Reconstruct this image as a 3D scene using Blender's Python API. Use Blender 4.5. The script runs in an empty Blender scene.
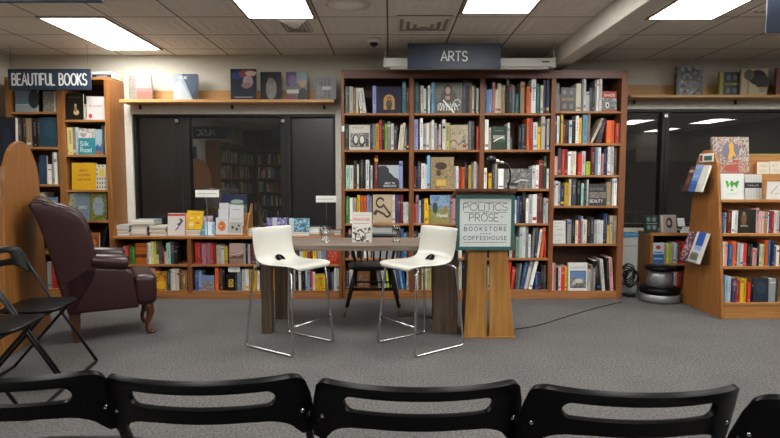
import bpy, math, random
from mathutils import Vector, Matrix, Euler
R = math.radians
rnd = random.Random(7)

# ------------------------------------------------------------------ camera, world, exposure
CAM_Z, PITCH, F = 1.2, R(4.19), 560.0
SC = bpy.context.scene
COL = SC.collection
cam_d = bpy.data.cameras.new('camera'); cam = bpy.data.objects.new('camera', cam_d); COL.objects.link(cam)
cam_d.sensor_width = 36.0; cam_d.lens = F / 780.0 * 36.0; cam_d.clip_start = 0.05
cam.location = (0, 0, CAM_Z); cam.rotation_euler = (math.pi / 2 - PITCH, 0, 0)
SC.camera = cam
world = bpy.data.worlds.new('night_sky'); SC.world = world; world.use_nodes = True
world.node_tree.nodes['Background'].inputs[0].default_value = (0.011, 0.010, 0.009, 1)
world.node_tree.nodes['Background'].inputs[1].default_value = 1.0
SC.view_settings.view_transform = 'Standard'; SC.view_settings.look = 'None'
SC.view_settings.gamma = 1.0; SC.view_settings.use_curve_mapping = False
SC.view_settings.exposure = 1.38
PANEL_EMIT = 8.0            # strength of the fluorescent ceiling panels
SC.cycles.max_bounces = 8; SC.cycles.diffuse_bounces = 4; SC.cycles.glossy_bounces = 4
SC.cycles.transparent_max_bounces = 24

def ray(x, y):
    u, v = (x - 390) / F, (219 - y) / F
    return Vector((u, math.cos(PITCH) + v * math.sin(PITCH), -math.sin(PITCH) + v * math.cos(PITCH)))
def P(x, y, Y):
    d = ray(x, y); t = Y / d.y
    return Vector((d.x * t, Y, CAM_Z + d.z * t))
def XZ(x, y, Y):
    p = P(x, y, Y); return p.x, p.z
def PZ(x, y, z):
    d = ray(x, y); t = (z - CAM_Z) / d.z
    return Vector((d.x * t, d.y * t, z))

# ------------------------------------------------------------------ materials
def lin(h):
    h = h.lstrip('#'); o = []
    for i in (0, 2, 4):
        c = int(h[i:i + 2], 16) / 255
        o.append(c / 12.92 if c <= 0.04045 else ((c + 0.055) / 1.055) ** 2.4)
    return (*o, 1)
_m = {}
def _new(name):
    m = bpy.data.materials.new(name); m.use_nodes = True
    return m, m.node_tree.nodes, m.node_tree.links, m.node_tree.nodes['Principled BSDF']
def col(h, rough=0.5, metal=0.0, var=0.06, spec=0.4):
    """plain colour with a faint procedural mottling"""
    k = ('c', h, rough, metal)
    if k in _m: return _m[k]
    m, n, l, b = _new('colour_' + h.strip('#'))
    b.inputs['Roughness'].default_value = rough; b.inputs['Metallic'].default_value = metal
    b.inputs['Specular IOR Level'].default_value = spec
    c = lin(h)
    t = n.new('ShaderNodeTexCoord'); nz = n.new('ShaderNodeTexNoise'); nz.inputs['Scale'].default_value = 30
    mx = n.new('ShaderNodeMix'); mx.data_type = 'RGBA'
    mx.inputs['A'].default_value = tuple(v * (1 - var) for v in c[:3]) + (1,)
    mx.inputs['B'].default_value = tuple(min(1, v * (1 + var)) for v in c[:3]) + (1,)
    l.new(t.outputs['Object'], nz.inputs['Vector']); l.new(nz.outputs['Fac'], mx.inputs['Factor'])
    l.new(mx.outputs['Result'], b.inputs['Base Color'])
    _m[k] = m; return m
def wood(a, b_, axis='x', scale=3.0, rough=0.42):
    k = ('w', a, b_, axis, scale, rough)
    if k in _m: return _m[k]
    m, n, l, b = _new('wood_' + a.strip('#'))
    b.inputs['Roughness'].default_value = rough
    t = n.new('ShaderNodeTexCoord'); mp = n.new('ShaderNodeMapping')
    s = [14, 14, 14]; s['xyz'.index(axis)] = 1.0
    mp.inputs['Scale'].default_value = s
    nz = n.new('ShaderNodeTexNoise'); nz.inputs['Scale'].default_value = scale; nz.inputs['Detail'].default_value = 6
    nz.inputs['Distortion'].default_value = 0.6
    r = n.new('ShaderNodeValToRGB'); r.color_ramp.elements[0].position = 0.3; r.color_ramp.elements[1].position = 0.72
    r.color_ramp.elements[0].color = lin(a); r.color_ramp.elements[1].color = lin(b_)
    l.new(t.outputs['Object'], mp.inputs['Vector']); l.new(mp.outputs['Vector'], nz.inputs['Vector'])
    l.new(nz.outputs['Fac'], r.inputs['Fac']); l.new(r.outputs['Color'], b.inputs['Base Color'])
    bp = n.new('ShaderNodeBump'); bp.inputs['Strength'].default_value = 0.08; bp.inputs['Distance'].default_value = 0.002
    l.new(nz.outputs['Fac'], bp.inputs['Height']); l.new(bp.outputs['Normal'], b.inputs['Normal'])
    _m[k] = m; return m
def collage(cols, scale=40, kind='voronoi', rough=0.4):
    """patchy printed picture made of a few colours"""
    k = ('v', tuple(cols), scale, kind)
    if k in _m: return _m[k]
    m, n, l, b = _new('print_' + cols[0].strip('#'))
    b.inputs['Roughness'].default_value = rough
    t = n.new('ShaderNodeTexCoord')
    if kind == 'voronoi':
        x = n.new('ShaderNodeTexVoronoi'); x.inputs['Scale'].default_value = scale
        sp = n.new('ShaderNodeSeparateColor'); l.new(x.outputs['Color'], sp.inputs[0]); out = sp.outputs[0]
    else:
        x = n.new('ShaderNodeTexNoise'); x.inputs['Scale'].default_value = scale; x.inputs['Detail'].default_value = 5
        x.inputs['Distortion'].default_value = 1.5
        mr = n.new('ShaderNodeMapRange'); mr.inputs['From Min'].default_value = 0.3; mr.inputs['From Max'].default_value = 0.7
        l.new(x.outputs['Fac'], mr.inputs['Value']); out = mr.outputs['Result']
    l.new(t.outputs['Object'], x.inputs['Vector'])
    r = n.new('ShaderNodeValToRGB'); e = r.color_ramp.elements
    if kind == 'voronoi': r.color_ramp.interpolation = 'CONSTANT'
    N = len(cols)
    e[0].position = 0; e[0].color = lin(cols[0]); e[1].position = 1 if kind != 'voronoi' else (N - 1) / N; e[1].color = lin(cols[-1])
    for i in range(1, N - 1):
        q = e.new(i / N if kind == 'voronoi' else i / (N - 1)); q.color = lin(cols[i])
    l.new(out, r.inputs['Fac']); l.new(r.outputs['Color'], b.inputs['Base Color'])
    _m[k] = m; return m
def bumpy(h, h2, scale, strength, rough=0.5, dist=0.003, name='surface', spec=0.4):
    m, n, l, b = _new(name)
    b.inputs['Roughness'].default_value = rough; b.inputs['Specular IOR Level'].default_value = spec
    t = n.new('ShaderNodeTexCoord'); nz = n.new('ShaderNodeTexNoise'); nz.inputs['Scale'].default_value = scale
    nz.inputs['Detail'].default_value = 5
    mr = n.new('ShaderNodeMapRange'); mr.inputs['From Min'].default_value = 0.32; mr.inputs['From Max'].default_value = 0.68
    mx = n.new('ShaderNodeMix'); mx.data_type = 'RGBA'; mx.inputs['A'].default_value = lin(h); mx.inputs['B'].default_value = lin(h2)
    l.new(t.outputs['Object'], nz.inputs['Vector']); l.new(nz.outputs['Fac'], mr.inputs['Value'])
    l.new(mr.outputs['Result'], mx.inputs['Factor']); l.new(mx.outputs['Result'], b.inputs['Base Color'])
    bp = n.new('ShaderNodeBump'); bp.inputs['Strength'].default_value = strength; bp.inputs['Distance'].default_value = dist
    l.new(nz.outputs['Fac'], bp.inputs['Height']); l.new(bp.outputs['Normal'], b.inputs['Normal'])
    return m

W_EDGE = wood('#86562f', '#aa7444', 'x')            # shelf boards
W_UP = wood('#6c3f21', '#885430', 'z')              # uprights
W_BACK = wood('#4a3020', '#5c3d29', 'z', rough=0.6) # back panels
W_TOP = wood('#57362a', '#6b4534', 'x')
W_LIGHT = wood('#b08048', '#c89a5e', 'x')           # pine wall shelves
W_KIOSK = wood('#825022', '#9e6a35', 'z')
W_KIOSKX = wood('#93602f', '#b38048', 'x')
W_GREY = wood('#564a40', '#86776a', 'x', rough=0.6)
W_GREYZ = wood('#3c2e23', '#64503f', 'z', rough=0.6)
W_POD = wood('#9a682c', '#bd8c48', 'z', scale=2.0)
W_DARK = wood('#4d2b1a', '#6b4028', 'z')
M_WALL = bumpy('#c2beb0', '#cac6b8', 60, 0.1, 0.8, name='painted_wall')
M_TRIM = bumpy('#cccabf', '#d7d5ca', 20, 0.05, 0.6, name='painted_trim')
M_LEATHER = bumpy('#27110f', '#34181b', 90, 0.25, 0.33, name='burgundy_leather', spec=0.5)
M_BLACKP = bumpy('#040405', '#070708', 200, 0.05, 0.34, 0.001, name='black_plastic', spec=0.14)
M_WHITEP = col('#c0bfb6', 0.22, var=0.01)
M_CHROME = col('#c9c9c9', 0.18, 1.0, 0.02)
M_BLACKM = col('#121212', 0.35, 0.3)
M_BLACKW = col('#0d0b0a', 0.4)
M_FRAME = col('#1a1815', 0.45)
M_SIGN = bumpy('#222c3c', '#283446', 8, 0.05, 0.45, name='navy_sign')
M_SIGNTXT = col('#d6dad8', 0.5)
M_PAGE = col('#d8d2c0', 0.8)
M_PAPER = col('#e4e4e0', 0.6, var=0.02)
M_INK = col('#33343a', 0.6)

def mk_carpet():
    m, n, l, b = _new('grey_carpet'); b.inputs['Roughness'].default_value = 0.95; b.inputs['Specular IOR Level'].default_value = 0.1
    t = n.new('ShaderNodeTexCoord')
    a = n.new('ShaderNodeTexNoise'); a.inputs['Scale'].default_value = 75; a.inputs['Detail'].default_value = 8; a.inputs['Roughness'].default_value = 0.75
    c = n.new('ShaderNodeTexNoise'); c.inputs['Scale'].default_value = 2.2; c.inputs['Detail'].default_value = 4
    mr = n.new('ShaderNodeMapRange'); mr.inputs['From Min'].default_value = 0.36; mr.inputs['From Max'].default_value = 0.64
    mx = n.new('ShaderNodeMix'); mx.data_type = 'RGBA'; mx.inputs['A'].default_value = lin('#3c3c3e'); mx.inputs['B'].default_value = lin('#797673')
    m2 = n.new('ShaderNodeMix'); m2.data_type = 'RGBA'; m2.blend_type = 'MULTIPLY'; m2.inputs['Factor'].default_value = 1
    r = n.new('ShaderNodeValToRGB'); r.color_ramp.elements[0].position = 0.35; r.color_ramp.elements[1].position = 0.65
    r.color_ramp.elements[0].color = (0.86, 0.86, 0.87, 1); r.color_ramp.elements[1].color = (1, 1, 1, 1)
    for x in (a, c): l.new(t.outputs['Object'], x.inputs['Vector'])
    l.new(a.outputs['Fac'], mr.inputs['Value']); l.new(mr.outputs['Result'], mx.inputs['Factor'])
    l.new(c.outputs['Fac'], r.inputs['Fac']); l.new(mx.outputs['Result'], m2.inputs['A']); l.new(r.outputs['Color'], m2.inputs['B'])
    l.new(m2.outputs['Result'], b.inputs['Base Color'])
    bp = n.new('ShaderNodeBump'); bp.inputs['Strength'].default_value = 0.6; bp.inputs['Distance'].default_value = 0.006
    l.new(a.outputs['Fac'], bp.inputs['Height']); l.new(bp.outputs['Normal'], b.inputs['Normal'])
    return m
M_CARPET = mk_carpet()
TILE = 0.548; TX0, TY0 = -2.76, 4.515
def mk_ceiling():
    """pressed tile ceiling: square tiles with nested raised rims, seams dark"""
    m, n, l, b = _new('pressed_ceiling_tiles'); b.inputs['Roughness'].default_value = 0.6
    t = n.new('ShaderNodeTexCoord'); mp = n.new('ShaderNodeMapping')
    mp.inputs['Location'].default_value = (-TX0 / TILE, -TY0 / TILE, 0); mp.inputs['Scale'].default_value = (1 / TILE, 1 / TILE, 1)
    l.new(t.outputs['Object'], mp.inputs['Vector'])
    sp = n.new('ShaderNodeSeparateXYZ'); l.new(mp.outputs['Vector'], sp.inputs[0])
    def M(op, a, b2=None):
        q = n.new('ShaderNodeMath'); q.operation = op
        for i, v in enumerate((a, b2)):
            if v is None: continue
            if isinstance(v, (int, float)): q.inputs[i].default_value = v
            else: l.new(v, q.inputs[i])
        return q.outputs[0]
    def edge(v):
        f = M('FRACT', v); return M('MINIMUM', f, M('SUBTRACT', 1.0, f))
    d = M('MINIMUM', edge(sp.outputs[0]), edge(sp.outputs[1]))
    seam = M('LESS_THAN', d, 0.013)
    rim = M('SINE', M('MULTIPLY', d, 42.0))
    nz = n.new('ShaderNodeTexNoise'); nz.inputs['Scale'].default_value = 3.0; nz.inputs['Detail'].default_value = 5
    l.new(t.outputs['Object'], nz.inputs['Vector'])
    mx = n.new('ShaderNodeMix'); mx.data_type = 'RGBA'; mx.inputs['A'].default_value = lin('#d6d0c4'); mx.inputs['B'].default_value = lin('#e4dfd5')
    l.new(nz.outputs['Fac'], mx.inputs['Factor'])
    m2 = n.new('ShaderNodeMix'); m2.data_type = 'RGBA'; m2.inputs['B'].default_value = lin('#5d544a')
    l.new(mx.outputs['Result'], m2.inputs['A']); l.new(seam, m2.inputs['Factor']); l.new(m2.outputs['Result'], b.inputs['Base Color'])
    bp = n.new('ShaderNodeBump'); bp.inputs['Strength'].default_value = 0.35; bp.inputs['Distance'].default_value = 0.006
    l.new(rim, bp.inputs['Height']); l.new(bp.outputs['Normal'], b.inputs['Normal'])
    return m
M_CEIL = mk_ceiling()
def mk_emit():
    m, n, l, b = _new('fluorescent_diffuser')
    b.inputs['Base Color'].default_value = (0.9, 0.9, 0.9, 1)
    b.inputs['Emission Color'].default_value = (1.0, 0.985, 0.95, 1); b.inputs['Emission Strength'].default_value = PANEL_EMIT
    return m
M_EMIT = mk_emit()
def mk_glass(name='window_glass', ior=1.95, tint=(0.85, 0.87, 0.86, 1), rough=0.0):
    m, n, l, b = _new(name); n.remove(b)
    g = n.new('ShaderNodeBsdfGlossy'); g.inputs['Roughness'].default_value = rough
    tr = n.new('ShaderNodeBsdfTransparent'); tr.inputs['Color'].default_value = tint
    fr = n.new('ShaderNodeFresnel'); geo = n.new('ShaderNodeNewGeometry')
    mr = n.new('ShaderNodeMapRange'); mr.inputs['To Min'].default_value = ior; mr.inputs['To Max'].default_value = 1 / ior
    l.new(geo.outputs['Backfacing'], mr.inputs['Value']); l.new(mr.outputs['Result'], fr.inputs['IOR'])
    mx = n.new('ShaderNodeMixShader')
    l.new(fr.outputs[0], mx.inputs[0]); l.new(tr.outputs[0], mx.inputs[1]); l.new(g.outputs[0], mx.inputs[2])
    l.new(mx.outputs[0], n['Material Output'].inputs['Surface'])
    return m
M_GLASS = mk_glass(ior=2.5); M_GLASS2 = mk_glass('window_glass_dim', 1.8)
M_SCREEN = mk_glass('insect_screened_glass', 1.6, (0.6, 0.6, 0.6, 1), 0.3)
M_CLEAR = mk_glass('clear_glass', 1.45, (0.98, 0.99, 0.99, 1))

# ------------------------------------------------------------------ mesh builder
class MB:
    def __init__(s): s.v = []; s.f = []; s.mi = []; s.m = []; s.T = None
    def _mat(s, m):
        if m not in s.m: s.m.append(m)
        return s.m.index(m)
    def add(s, vs, fs, m):
        o = len(s.v); i = s._mat(m)
        for v in vs:
            v = Vector(v)
            if s.T is not None: v = s.T @ v
            s.v.append(v)
        for f in fs: s.f.append([o + k for k in f]); s.mi.append(i)
        return s
    def box(s, x0, x1, y0, y1, z0, z1, m):
        v = [(x, y, z) for z in (z0, z1) for y in (y0, y1) for x in (x0, x1)]
        return s.add(v, [(0, 2, 3, 1), (4, 5, 7, 6), (0, 1, 5, 4), (2, 6, 7, 3), (0, 4, 6, 2), (1, 3, 7, 5)], m)
    def prism(s, pts, a, b, m, axis='y'):
        """pts: 2-D outline; axis y -> (x,z), x -> (y,z), z -> (x,y)"""
        def mk(p, t): return {'y': (p[0], t, p[1]), 'x': (t, p[0], p[1]), 'z': (p[0], p[1], t)}[axis]
        n = len(pts)
        vs = [mk(p, a) for p in pts] + [mk(p, b) for p in pts]
        return s.add(vs, [list(range(n))[::-1], list(range(n, 2 * n))] + [[i, (i + 1) % n, n + (i + 1) % n, n + i] for i in range(n)], m)
    def tube(s, pts, r, m, n=10, closed=False):
        pts = [Vector(p) for p in pts]; N = len(pts); rr = r if isinstance(r, (list, tuple)) else [r] * N
        vs = []; prev = None
        for i, p in enumerate(pts):
            if closed: d = pts[(i + 1) % N] - pts[i - 1]
            else: d = pts[min(i + 1, N - 1)] - pts[max(i - 1, 0)]
            d.normalize()
            if prev is None:
                up = Vector((0, 0, 1)) if abs(d.z) < 0.9 else Vector((1, 0, 0)); a = d.cross(up).normalized()
            else: a = (prev - d * prev.dot(d)).normalized()
            prev = a; b = d.cross(a)
            for k in range(n):
                t = 2 * math.pi * k / n; vs.append(p + (a * math.cos(t) + b * math.sin(t)) * rr[i])
        fs = []
        for i in range(N if closed else N - 1):
            j = (i + 1) % N
            for k in range(n): fs.append([i * n + k, i * n + (k + 1) % n, j * n + (k + 1) % n, j * n + k])
        if not closed: fs += [list(range(n))[::-1], [(N - 1) * n + k for k in range(n)]]
        return s.add(vs, fs, m)
    def lathe(s, prof, c, m, n=24):
        """prof: [(radius, z)] around the vertical through c"""
        vs = []
        for r, z in prof:
            for k in range(n):
                t = 2 * math.pi * k / n; vs.append((c[0] + r * math.cos(t), c[1] + r * math.sin(t), c[2] + z))
        N = len(prof)
        fs = [[i * n + k, i * n + (k + 1) % n, (i + 1) * n + (k + 1) % n, (i + 1) * n + k] for i in range(N - 1) for k in range(n)]
        fs += [list(range(n))[::-1], [(N - 1) * n + k for k in range(n)]]
        return s.add(vs, fs, m)
    def ball(s, c, rx, ry, rz, m, n=16, k=10):
        return s.add(*_sphere(c, rx, ry, rz, n, k), m)
    def grid(s, P_, m):
        """P_: rows of points"""
        nr, nc = len(P_), len(P_[0])
        return s.add([p for r in P_ for p in r], [[i * nc + j, i * nc + j + 1, (i + 1) * nc + j + 1, (i + 1) * nc + j] for i in range(nr - 1) for j in range(nc - 1)], m)
    def build(s, name, parent=None, local=False, bevel=0, smooth=False, seg=2, sub=0, solid=0):
        off = Vector((0, 0, 0))
        if parent is not None and not local: off = parent['_o'] if '_o' in parent.keys() else parent.location
        off = Vector(off)
        me = bpy.data.meshes.new(name)
        me.from_pydata([v - off for v in s.v], [], s.f)
        for m in s.m: me.materials.append(m)
        for p, i in zip(me.polygons, s.mi): p.material_index = i; p.use_smooth = smooth
        me.update()
        o = bpy.data.objects.new(name, me); COL.objects.link(o)
        if parent is not None: o.parent = parent
        if solid: q = o.modifiers.new('thickness', 'SOLIDIFY'); q.thickness = solid; q.offset = 0
        if bevel:
            q = o.modifiers.new('rounding', 'BEVEL'); q.width = bevel; q.segments = seg; q.limit_method = 'ANGLE'; q.angle_limit = R(40)
        if sub: q = o.modifiers.new('smooth', 'SUBSURF'); q.levels = sub; q.render_levels = sub
        return o
def _sphere(c, rx, ry, rz, n, k):
    vs = [(c[0], c[1], c[2] + rz)]
    for i in range(1, k):
        a = math.pi * i / k
        for j in range(n):
            t = 2 * math.pi * j / n
            vs.append((c[0] + rx * math.sin(a) * math.cos(t), c[1] + ry * math.sin(a) * math.sin(t), c[2] + rz * math.cos(a)))
    vs.append((c[0], c[1], c[2] - rz)); L = len(vs) - 1
    fs = [[0, 1 + j, 1 + (j + 1) % n] for j in range(n)]
    for i in range(k - 2):
        for j in range(n):
            a = 1 + i * n; fs.append([a + j, a + n + j, a + n + (j + 1) % n, a + (j + 1) % n])
    a = 1 + (k - 2) * n
    fs += [[a + j, L, a + (j + 1) % n] for j in range(n)]
    return vs, fs

def thing(name, label, cat, loc=(0, 0, 0), rz=0.0, group=None):
    o = bpy.data.objects.new(name, None); COL.objects.link(o); o.empty_display_size = 0.1
    o.location = loc; o.rotation_euler = (0, 0, rz); o['label'] = label; o['category'] = cat
    if group: o['group'] = group
    return o
def tag(o, label, cat, group=None, kind=None):
    if label: o['label'] = label
    if cat: o['category'] = cat
    if group: o['group'] = group
    if kind: o['kind'] = kind
    return o
def struct(o): o['kind'] = 'structure'; return o
def copy_tree(o, parent=None):
    c = o.copy(); COL.objects.link(c)
    if parent is not None: c.parent = parent
    for ch in [k for k in bpy.data.objects if k.parent == o]: copy_tree(ch, c)
    return c

# ------------------------------------------------------------------ stroke lettering (flat ribbons)
def arc(cx, cy, rx, ry, a0, a1, n=10): return [(cx + rx * math.cos(R(a0 + (a1 - a0) * i / n)), cy + ry * math.sin(R(a0 + (a1 - a0) * i / n))) for i in range(n + 1)]
GL = {  # glyph: (width, strokes), cap height 1
 'A': (.62, [[(0, 0), (.31, 1), (.62, 0)], [(.12, .35), (.5, .35)]]),
 'B': (.5, [[(0, 0), (0, 1)], [(0, 1), (.2, 1)] + arc(.2, .77, .24, .23, 90, -90) + [(0, .54)], [(.2, .54)] + arc(.2, .27, .3, .27, 90, -90) + [(0, 0)]]),
 'C': (.58, [arc(.34, .5, .34, .5, 50, 310, 16)]),
 'D': (.56, [[(0, 0), (0, 1), (.15, 1)] + arc(.15, .5, .41, .5, 90, -90, 14) + [(0, 0)]]),
 'E': (.45, [[(.45, 1), (0, 1), (0, 0), (.45, 0)], [(0, .5), (.36, .5)]]),
 'F': (.45, [[(.45, 1), (0, 1), (0, 0)], [(0, .52), (.36, .52)]]),
 'G': (.62, [arc(.34, .5, .34, .5, 50, 350, 16) + [(.67, .45), (.4, .45)]]),
 'H': (.52, [[(0, 0), (0, 1)], [(.52, 0), (.52, 1)], [(0, .5), (.52, .5)]]),
 'I': (.06, [[(.03, 0), (.03, 1)]]),
 'K': (.5, [[(0, 0), (0, 1)], [(.48, 1), (0, .45)], [(.14, .6), (.5, 0)]]),
 'L': (.42, [[(0, 1), (0, 0), (.42, 0)]]),
 'M': (.7, [[(0, 0), (0, 1), (.35, .3), (.7, 1), (.7, 0)]]),
 'N': (.55, [[(0, 0), (0, 1), (.55, 0), (.55, 1)]]),
 'O': (.68, [arc(.34, .5, .34, .5, 0, 360, 20)]),
 'P': (.5, [[(0, 0), (0, 1), (.2, 1)] + arc(.2, .74, .28, .26, 90, -90) + [(0, .48)]]),
 'Q': (.68, [arc(.34, .5, .34, .5, 0, 360, 20), [(.4, .25), (.7, -.05)]]),
 'R': (.52, [[(0, 0), (0, 1), (.2, 1)] + arc(.2, .74, .28, .26, 90, -90) + [(0, .48)], [(.2, .48), (.52, 0)]]),
 'S': (.48, [arc(.25, .74, .23, .26, 30, 270, 10) + arc(.23, .24, .25, .24, 90, -150, 10)]),
 'T': (.54, [[(0, 1), (.54, 1)], [(.27, 1), (.27, 0)]]),
 'U': (.54, [[(0, 1), (0, .27)] + arc(.27, .27, .27, .27, 180, 360, 10) + [(.54, 1)]]),
 'V': (.56, [[(0, 1), (.28, 0), (.56, 1)]]),
 'W': (.8, [[(0, 1), (.2, 0), (.4, .8), (.6, 0), (.8, 1)]]),
 'Y': (.54, [[(0, 1), (.27, .5), (.54, 1)], [(.27, .5), (.27, 0)]]),
 ' ': (.3, []), '.': (.1, [[(.04, 0), (.04, .1)]]), '-': (.3, [[(0, .5), (.3, .5)]]),
 'o': (.44, [arc(.22, .3, .22, .3, 0, 360, 14)]), 'n': (.4, [[(0, 0), (0, .6)], [(0, .4)] + arc(.2, .4, .2, .2, 180, 0, 8) + [(.4, 0)]]),
 'e': (.42, [[(0, .3), (.42, .3)] + arc(.21, .3, .21, .3, 0, 310, 12)]), 't': (.3, [[(.12, 1), (.12, 0), (.3, 0)], [(0, .62), (.3, .62)]]),
 'i': (.06, [[(.03, 0), (.03, .6)], [(.03, .8), (.03, .9)]]), 'l': (.06, [[(.03, 0), (.03, 1)]]), 'k': (.38, [[(0, 0), (0, 1)], [(.36, .6), (0, .25)], [(.12, .36), (.38, 0)]]),
 'a': (.42, [arc(.21, .3, .21, .3, 0, 360, 12), [(.42, .6), (.42, 0)]]), 'd': (.42, [arc(.21, .3, .21, .3, 0, 360, 12), [(.42, 1), (.42, 0)]]),
}
def ribbon(mb, pts, w, m, T, closed=False):
    """flat band of width w through pts (2-D); T maps (u, v) -> world"""
    h = w / 2; p = [pts[0]]
    for q in pts[1:]:
        if math.hypot(q[0] - p[-1][0], q[1] - p[-1][1]) > 1e-6: p.append(q)
    if len(p) < 2: return
    nm = (T(1, 0) - T(0, 0)).cross(T(0, 1) - T(0, 0)).normalized(); mb.layer = (getattr(mb, 'layer', 0) + 1) % 9; off = nm * (.00008 * mb.layer)
    D = [((b[0] - a[0]) / math.hypot(b[0] - a[0], b[1] - a[1]), (b[1] - a[1]) / math.hypot(b[0] - a[0], b[1] - a[1])) for a, b in zip(p, p[1:])]
    N = len(p); L_, R_ = [], []; cl = math.hypot(p[0][0] - p[-1][0], p[0][1] - p[-1][1]) < 1e-4 and N > 3
    for i, (x, y) in enumerate(p):
        d0 = D[i - 1] if i else (D[-1] if cl else D[0]); d1 = D[i] if i < N - 1 else (D[0] if cl else D[-1])
        tx, ty = d0[0] + d1[0], d0[1] + d1[1]; tl = math.hypot(tx, ty)
        if tl < .3: tx, ty, tl = d1[0], d1[1], 1
        tx, ty = tx / tl, ty / tl; k = h / max(.45, abs(tx * d1[0] + ty * d1[1]))
        e = 0 if cl else (-h * .5 if i == 0 else (h * .5 if i == N - 1 else 0))
        x += tx * e; y += ty * e
        L_.append(T(x - ty * k, y + tx * k) + off); R_.append(T(x + ty * k, y - tx * k) + off)
    mb.add(L_ + R_, [(i, N + i, N + i + 1, i + 1) for i in range(N - 1)], m)
def text_width(s, gap=.16): return sum(GL[c][0] + gap for c in s) - gap
def text(mb, s, cx, base, h, m, T, w=.1, width=None, gap=.16):
    """centred line of stroke lettering, optionally squeezed to a width"""
    tw = text_width(s, gap); sx = (width / tw) if width else h; x = cx - tw * sx / 2
    for c in s:
        gw, st = GL[c]
        for q in st: ribbon(mb, [(x + a * sx, base + b * h) for a, b in q], w * h, m, T)
        x += (gw + gap) * sx

# ------------------------------------------------------------------ room shell
CEIL = 2.465
YL, YR = 5.88, 6.12           # back wall, left and right of the tall bookcase
XW0, XW1, YB = -3.92, 8.2, -3.2
mb = MB(); mb.box(XW0 - .1, XW1 + .1, YB - .1, YR + .3, -0.1, 0, M_CARPET); struct(mb.build('floor'))
mb = MB(); mb.box(XW0 - .1, XW1 + .1, YB - .1, YR + .3, CEIL, CEIL + .1, M_CEIL); struct(mb.build('ceiling'))
mb = MB(); mb.box(XW0 - .15, XW0, YB - .1, YR + .3, 0, CEIL, M_WALL); struct(mb.build('wall_left'))
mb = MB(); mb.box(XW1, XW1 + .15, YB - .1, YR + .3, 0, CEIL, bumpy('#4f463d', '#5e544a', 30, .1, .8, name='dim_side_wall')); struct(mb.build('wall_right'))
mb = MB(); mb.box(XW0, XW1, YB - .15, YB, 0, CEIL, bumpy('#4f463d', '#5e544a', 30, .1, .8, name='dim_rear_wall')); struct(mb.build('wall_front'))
WXL0, WZ1 = XZ(132.5, 114.3, YL); WXL1 = XZ(335.5, 114.3, YL)[0]; WZ0 = 0.655
mb = MB()
mb.box(XW0, WXL0, YL, YL + .15, 0, CEIL, M_WALL); mb.box(WXL1, 1.2, YL, YL + .15, 0, CEIL, M_WALL)
mb.box(WXL0, WXL1, YL, YL + .15, 0, WZ0, M_WALL); mb.box(WXL0, WXL1, YL, YL + .15, WZ1, CEIL, M_WALL)
mb.box(1.05, 1.2, YL + .15, YR, 0, CEIL, M_WALL)
struct(mb.build('wall_back'))
RXL0 = XZ(627, 112, YR)[0] - .12; RZ1 = XZ(700, 109.5, YR)[1]; RXL1 = 5.4; RZ0 = 0.655
mb = MB()
mb.box(1.2, RXL0, YR, YR + .15, 0, CEIL, M_WALL); mb.box(RXL1, XW1, YR, YR + .15, 0, CEIL, M_WALL)
mb.box(RXL0, RXL1, YR, YR + .15, 0, RZ0, M_WALL); mb.box(RXL0, RXL1, YR, YR + .15, RZ1, CEIL, M_WALL)
struct(mb.build('wall_back_right'))
# white casings
c = .085
mb = MB()
mb.box(WXL0 - c, WXL0, YL - .025, YL, WZ0, WZ1 + .1, M_TRIM); mb.box(WXL1, WXL1 + .06, YL - .025, YL, WZ0, WZ1 + .1, M_TRIM)
mb.box(WXL0, WXL1, YL - .025, YL, WZ1, WZ1 + .1, M_TRIM)
struct(mb.build('trim_1', bevel=.003))
mb = MB(); mb.box(RXL0, RXL1, YR - .025, YR, RZ1, RZ1 + .11, M_TRIM); struct(mb.build('trim_2', bevel=.003))
x0 = XZ(119.5, 200, YL)[0]; x1 = XZ(124, 200, YL)[0]
mb = MB(); mb.box(x0 - .06, WXL0 - c, YL - .04, YL, 0, 2.0, wood('#8a6a48', '#a58560', 'z')); struct(mb.build('trim_3'))

def window(name, x0, x1, z0, z1, Y, muls, screened, glass=None):
    """muls: [(x0, x1)] of the uprights; screened: which panes carry an insect screen"""
    w = MB(); f = .045
    w.box(x0, x1, Y, Y + .1, z0, z0 + f, M_FRAME); w.box(x0, x1, Y, Y + .1, z1 - f * .6, z1, M_FRAME)
    w.box(x0, x0 + f * .7, Y, Y + .1, z0 + f, z1 - f * .6, M_FRAME); w.box(x1 - f * .7, x1, Y, Y + .1, z0 + f, z1 - f * .6, M_FRAME)
    root = struct(w.build(name, bevel=.004))
    e = [x0 + f * .7] + [v for m_ in muls for v in m_] + [x1 - f * .7]
    for a, b in muls:
        u = MB(); u.box(a, b, Y - .005, Y + .1, z0 + f, z1 - f * .6, M_FRAME)
        u.box(a + (b - a) * .42, a + (b - a) * .5, Y - .013, Y - .004, z0 + f, z1 - f * .6, col('#2b2823', 0.4))
        u.build('mullion', root, bevel=.003)
    for i in range(0, len(e), 2):
        g = MB(); g.box(e[i], e[i + 1], Y + .05, Y + .056, z0 + f, z1 - f * .6, M_SCREEN if screened[i // 2] else (glass or M_GLASS))
        g.build('pane', root)
    for a, b in muls:
        u = MB(); u.box(a + .01, a + .05, Y - .03, Y - .005, z1 - .09, z1 - .05, M_CHROME); u.build('latch', root, bevel=.004)
    return root
X = lambda px, Y, y=170: XZ(px, y, Y)[0]
window('window_1', WXL0, WXL1, WZ0, WZ1, YL, [(X(176, YL), X(190, YL)), (X(281, YL), X(291, YL))], [1, 0, 1])
window('window_2', RXL0, RXL1, RZ0, RZ1, YR, [(X(660.5, YR), X(668, YR)), (X(800, YR), X(810, YR))], [0, 0, 0], M_GLASS2)

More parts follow.
